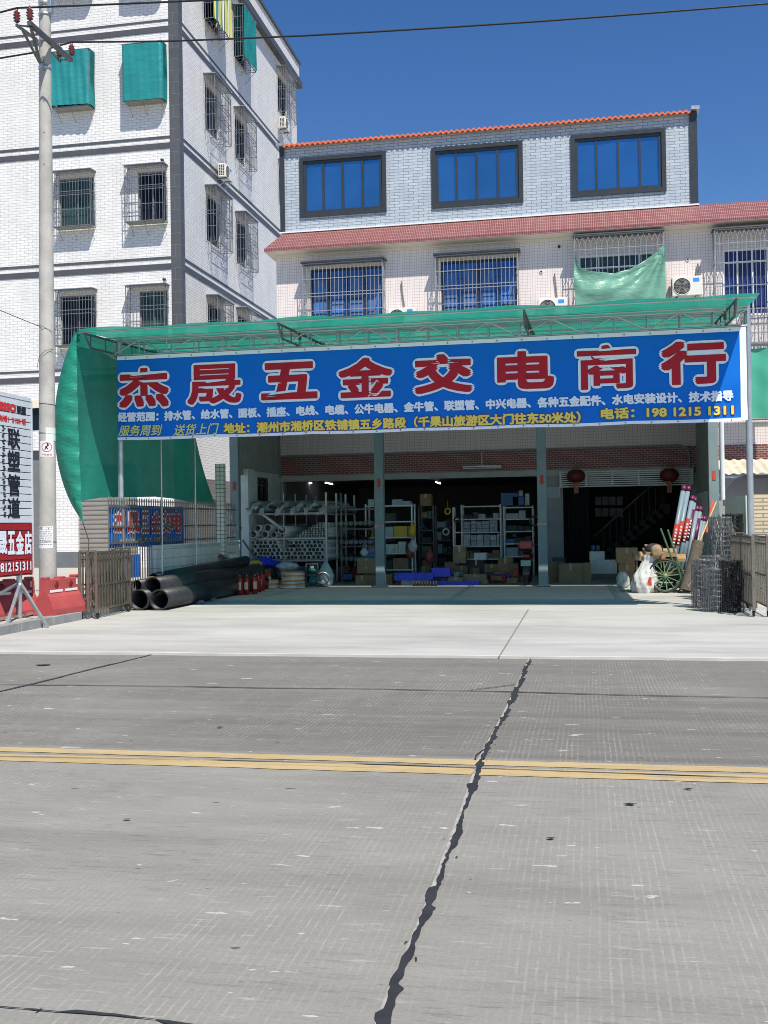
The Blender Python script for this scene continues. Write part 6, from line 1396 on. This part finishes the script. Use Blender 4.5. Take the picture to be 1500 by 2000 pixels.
mb = MB(); mb.tube([(cx,cy-.04,.39),(cx,cy+1.0,.39)], .02, 8); part('axle', mb, DARK_STEEL, cart)
mb = MB(); mb.box(cx-.6,cx+.5,cy+.14,cy+.85,.44,.47)
for y in (cy+.08, cy+.87): mb.bar((cx-.62,y,.44),(cx+.55,y,.44), .05, .07)
mb.box(cx-.6,cx-.57,cy+.14,cy+.85,.47,.72); part('cart_bed', mb, mat('worn_cart_timber', (.18,.13,.08), .85, var=.3, vs=8), cart)
mb = MB()
for a, b in (((1290,1032),(1312,1090)),((1304,1034),(1322,1092))): mb.tube([aY(*a,cy+.1), aY(*b,cy+.05), aY(b[0]+8,b[1]+22,cy+.04)], .022, 8)
mb.bar(aY(1321,1095,cy+.02), aY(1330,1128,cy+.02), .03, .08); part('handle', mb, GREEN_PAINT, cart)
for k, (l,t,r_,b,dz) in enumerate(((1240,1086,1300,1096,0),(1262,1079,1322,1088,0),(1285,1090,1340,1098,0),(1266,1072,1288,1084,0))):
    A, B = aY(l,t,cy+.0), aY(r_,b,cy); q = (A.x,cy+.05,B.z); mb = MB(); th = .04
    mb.add([(A.x,cy+.10+.02*k,B.z+rs.uniform(-.04,.04)),(B.x,cy+.02,B.z+rs.uniform(-.03,.03)),(B.x+.05,cy+.7,B.z+.06),(A.x-.04,cy+.75,B.z+.1)]+[(A.x,cy+.10+.02*k,A.z),(B.x,cy+.02,A.z-.02),(B.x+.05,cy+.7,A.z+.06),(A.x-.04,cy+.75,A.z+.08)], [(0,3,2,1),(4,5,6,7),(0,1,5,4),(1,2,6,5),(2,3,7,6),(3,0,4,7)])
    single('flat_cardboard', mb, CARD if k != 2 else WOOD, ['flattened cardboard sheet at the left of the cart load, drooping over the sack','flattened cardboard sheet in the middle of the cart load','bare board at the right end of the cart load','folded cardboard piece on top of the cart load'][k], 'cardboard', q)
q = aY(1277,1074,cy+.3); mb = MB(); mb.lathe((q.x,q.y,q.z-.05), [(0,.2),(.12,.17),(.2,.08),(.22,0),(.26,-.02),(.25,-.04),(.0,-.04)], 20); single('black_hat', blob((q.x,q.y,q.z),.2,.2,.14,52,20,12,.08), DARK_PLASTIC, 'black rounded cover lying on the cart load', 'cover', tuple(q))
q = aY(1283,1078,cy); single('brown_bag', blob(tuple(q),.12,.1,.15,53,18,12,.2), CARD, 'crumpled brown paper bag on top of the handcart', 'bag', tuple(q))
q = aZ(1259,1158,.026); sx, sy = q.x, q.y
def sack(u, v):
    a = 2*math.pi*u; t = v; w = [.20,.26,.27,.25,.2,.15,.11,.15][min(7,int(t*7))]*(1-(t*7%1))+[.20,.26,.27,.25,.2,.15,.11,.15][min(7,int(t*7)+1)]*(t*7%1)
    k = 1+.09*math.sin(3*a+4*t)+.08*math.sin(5*a-9*t)+.06*math.sin(9*a+13*t)+.04*math.sin(17*a-21*t); return (sx+w*k*math.cos(a)-.02+.16*t*t, sy+.08+w*.8*k*math.sin(a), .026+.80*t+.025*math.sin(2*a)*t)
o = single('woven_sack', MB().grid(sack, 72, 50), SACK, 'bulging white woven sack of waste standing left of the cart wheel', 'sack', (sx,sy+.08,.026)); mb = MB(); mb.grid(lambda u, v: (lambda p: (p[0]+.004,p[1]-.006,p[2]))(sack(.80+.06*u,.22+.22*v)), 5, 5); part('red_print', mb, RED_PAPER, o)
q = aZ(1232,1150,.026); single('clear_bag', blob((q.x-.16,q.y+.3,.2),.15,.14,.2,58,22,14,.16,.026), WRAP, 'milky plastic bag slumped at the left of the white sack', 'bag', (q.x,q.y+.1,.026))
q = aZ(1272,1158,.026); single('brown_bag', blob((q.x,q.y+.1,.12),.15,.12,.13,59,18,12,.2,.026), CARD_D, 'crumpled brown paper on the ground between sack and cart wheel', 'bag', (q.x,q.y+.1,.026))
# carpet roll, pole, mesh rolls
a = aZ(1340,1158,.03); a.z += .05; b = aY(1364,1058,a.y+.25); mb = MB(); mb.tube([a, a.lerp(b,.5)+Vector((.01,-.02,0)), b], [.135,.13,.128], 20); o = single('carpet_roll', mb, CARPET, 'brown rolled-up carpet leaning beside the cart wheel', 'carpet roll', tuple(a))
d = (b-a).normalized(); mb = MB(); mb.tube([b+d*.002, b+d*.004], .09, 16); part('roll_core', mb, WOOD, o)
a, b = aY(1366,1058,23.6), aY(1399,980,24.4); mb = MB(); mb.tube([a.lerp(b, k/6) for k in range(7)], .022, 8)
for k in range(1,6): mb.lathe(a.lerp(b,k/6), [(.022,-.01),(.027,0),(.022,.01)], 8, 0, b-a)
single('bamboo_pole', mb, BAMBOO, 'bamboo pole leaning against the white right column', 'pole', tuple(a))
mb = MB(); a, b = aY(1380,1040,24.6), aY(1393,975,24.9); mb.bar(a, b, .05, .02); single('red_strip', mb, RED_PAPER, 'red and pale striped stick behind the bamboo pole', 'stick', tuple(a))
def mesh_roll(R, h, seed, layers=4):
    rnd = random.Random(seed); mb = MB(); r_ = .0038
    for L in range(layers):
        Rl = R*(1-.14*L); nv = 34-4*L; ph = rnd.uniform(0,6)
        z = 0; nz = int(h/.085)
        for k in range(nz+1):
            zz_ = h*k/nz; pts = [(Rl*(1+.02*math.sin(3*t+k))*math.cos(t), Rl*(1+.02*math.sin(2*t+k+ph))*math.sin(t), zz_+.012*math.sin(5*t+ph+k)) for t in [2*math.pi*j/22 for j in range(23)]]
            mb.tube(pts, r_*(1.6 if k in (0,nz) else 1), 3, caps=False)
        for j in range(nv):
            t = 2*math.pi*j/nv+ph; s = rnd.uniform(-.05,.05)
            mb.tube([(Rl*math.cos(t),Rl*math.sin(t),0),(Rl*1.01*math.cos(t+s),Rl*1.01*math.sin(t+s),h*.5),(Rl*math.cos(t+s*.5),Rl*math.sin(t+s*.5),h+rnd.uniform(-.01,.04))], r_, 3, caps=False)
    for k in range(26):
        t = rnd.uniform(0,6.28); z = rnd.uniform(.1,h*.9); a_ = Vector((R*math.cos(t),R*math.sin(t),z)); mb.tube([a_, a_+Vector((rnd.uniform(-.2,.2),rnd.uniform(-.1,.1),rnd.uniform(-.2,.2)))], r_, 3, caps=False)
    o = build('mesh_roll', mb, WIRE, None, (0,0,0)); return o
G_M = 'rolls of wire mesh by the right gate'
mr = mesh_roll(.19, .85, 1); mr2 = mesh_roll(.22, 1.0, 2); mr3 = mesh_roll(.2, .72, 4, 5)
DKW = mat('black_mesh', (.035,.037,.04), .5, .3, var=.3, vs=9)
def pr(o, px, py, z, lab, rz=0., first=False):
    q = aZ(px, py, .026); c = o if first else o.copy()
    if not first: COL.objects.link(c)
    c.location = (q.x, q.y, z); c.rotation_euler = (0,0,rz); tag(c, lab, 'wire mesh roll', G_M); return c
pr(mr, 1373, 1187, .026, 'wire mesh roll at the front left of the group on the ground', 0, True)
pr(mr3, 1398, 1194, .026, 'lower wire mesh roll in the middle, nearest the camera', 0, True)
pr(mr2, 1409, 1170, .62, 'tall ragged wire mesh roll set on top of the others', 0, True)
k = pr(mr, 1430, 1195, .026, 'dark mesh roll at the front right of the group beside the gate', 2.); k.data = k.data.copy(); k.data.materials[0] = DKW
k = pr(mr3, 1446, 1182, .026, 'dark mesh roll touching the gate', 1.); k.data = k.data.copy(); k.data.materials[0] = DKW
pr(mr, 1388, 1172, .026, 'wire mesh roll behind the front pair', 1.3); k = pr(mr2, 1440, 1168, .026, 'tall dark mesh roll at the back against the green wall', .7); k.data = k.data.copy(); k.data.materials[0] = DKW
k = pr(mr3, 1434, 1165, .95, 'dark mesh roll stacked on the back right pile', 2.2); k.data = k.data.copy(); k.data.materials[0] = DKW
mb = MB(); q = aZ(1415,1172,.026)
for j in range(90): t = random.uniform(0,6.28); z = random.uniform(.75,1.6); a = Vector((q.x+.2*math.cos(t), q.y-.12+.12*math.sin(t), z)); mb.tube([a, a+Vector((random.uniform(-.09,.09),random.uniform(-.1,0),random.uniform(-.35,.05)))], .0045, 3, caps=False)
single('wire_tangle', mb, WIRE, 'loose tangle of wire trailing down the front of the stacked mesh rolls', 'wire', tuple(q))
q0 = aZ(1425,1190,.026); mb = MB(); mb.slab(lambda u, v: (q0.x-.25+.75*u, q0.y+.25+.05*math.sin(9*u)*v+.2*v, .03+.62*v*(1-.25*math.sin(3*u))), 14, 8, (0,.004,0)); single('black_tarp', mb, DKW, 'black tarp bunched between the wire mesh rolls', 'tarp', tuple(q0))
# right boundary wall and the neighbour's sheds
XG = 3.16; ya = aX(1456,968,XG).y; yb = 25.85; zt = aX(1430,972,XG).z
single('boundary_wall', MB().box(XG, XG+.16, ya, yb, .02, zt), PLASTER, 'pale green plastered wall running back to the right canopy column', 'wall', (XG,ya,0))
YGt = 20.3; A, B = aY(1470,965,YGt), aY(1500,965,YGt)
cw = thing('ribbed_wall', 'cream ribbed tile wall behind the right folding gate', 'wall', (A.x,YGt,0)); mb = MB(); mb.box(A.x, A.x+3.0, YGt, YGt+.3, .02, A.z); part('ribbed_face', mb, CREAM_TILE, cw)
part('gate_sign', MB().box(A.x+.33,A.x+.5,YGt-.02,YGt-.004,.75,1.35), RED_PAPER, cw)
YS = 27.0; zt0, zt1 = aY(1440,925,YS).z, aY(1440,897,YS+1.4).z
sh = thing('tin_roof', 'cream corrugated tin roof with ragged front edge, right of the white column', 'roof', (3.2,YS,zt0))
part('corrugated_roof', MB().slab(lambda u, v: (3.25+5*u, YS+1.6*v, zt0+(zt1-zt0)*v+.018*math.sin(2*math.pi*5*u/.22)), 240, 2, (0,0,-.01)), mat('cream_tin', (.6,.54,.42), .5, .1, var=.2), sh)
mb = MB(); mb.box(3.25,8.2,YS+.05,YS+.1,zt0-.1,zt0-.05); part('fascia_board', mb, WHITE_PAINT, sh)
A = aY(1405,965,YS-.3); zt2 = aY(1440,930,YS-.3).z
mb = MB(); n_ = 14
def arch(u, v): a = math.pi*.5*v; return (A.x+.02+4.5*u-(.0)*v, YS-1.2+1.5*math.sin(a)*.9, zt2-.62*(1-math.sin(a))+.0)
def arch2(u, v):
    a = math.pi*(1-v*.5); return (A.x+.75+.72*math.cos(a) if u == 0 else A.x+.75+.72*math.cos(a)+4*u, YS-.2+.0*u, zt2-.62+.62*math.sin(a))
def arch3(u, v): a = math.pi*(1-v); return (A.x+.1+1.4*v if False else A.x+.15+3.2*u*1.0, YS-.9+.9*v, zt2-.6*(1-math.sin(math.pi*.5*v)))
single('dark_awning', MB().slab(lambda u, v: (A.x+.05+.62*(1-math.cos(math.pi*.5*v))+4.0*u, YS-.5+.7*u, zt2-.7+.72*math.sin(math.pi*.5*v)), 20, 12, (0,.01,-.01)), mat('dark_awning_sheet', (.06,.06,.07), .5, var=.15), 'dark curved awning sheet under the cream tin roof', 'awning', (A.x,YS-.5,zt2-.7))
YN = 29.0; A, B = aY(1463,681,YN), aY(1540,815,YN)
single('shade_net', MB().slab(lambda u, v: (A.x+(B.x-A.x)*u, YN+.02*math.sin(9*u)+.01*math.sin(14*v+5*u), B.z+(A.z-B.z)*v), 20, 14, (0,.004,0)), cloth('mint_net', (.10,.52,.36), .25, .03, .1), 'mint green net hung on the wall right of the banner end', 'shade net', (A.x,YN,B.z))
mb = MB(); A = aY(1458,681,29.3); mb.bar((A.x,YN-.03,A.z+.03),(A.x+1.8,YN-.03,A.z+.03), .05); mb.bar((A.x,YN-.03,aY(1463,820,29).z),(A.x+1.8,YN-.03,aY(1463,820,29).z), .04); single('net_rail', mb, DARK_STEEL, 'dark steel rails holding the mint green net', 'rail', (A.x,YN-.03,A.z))
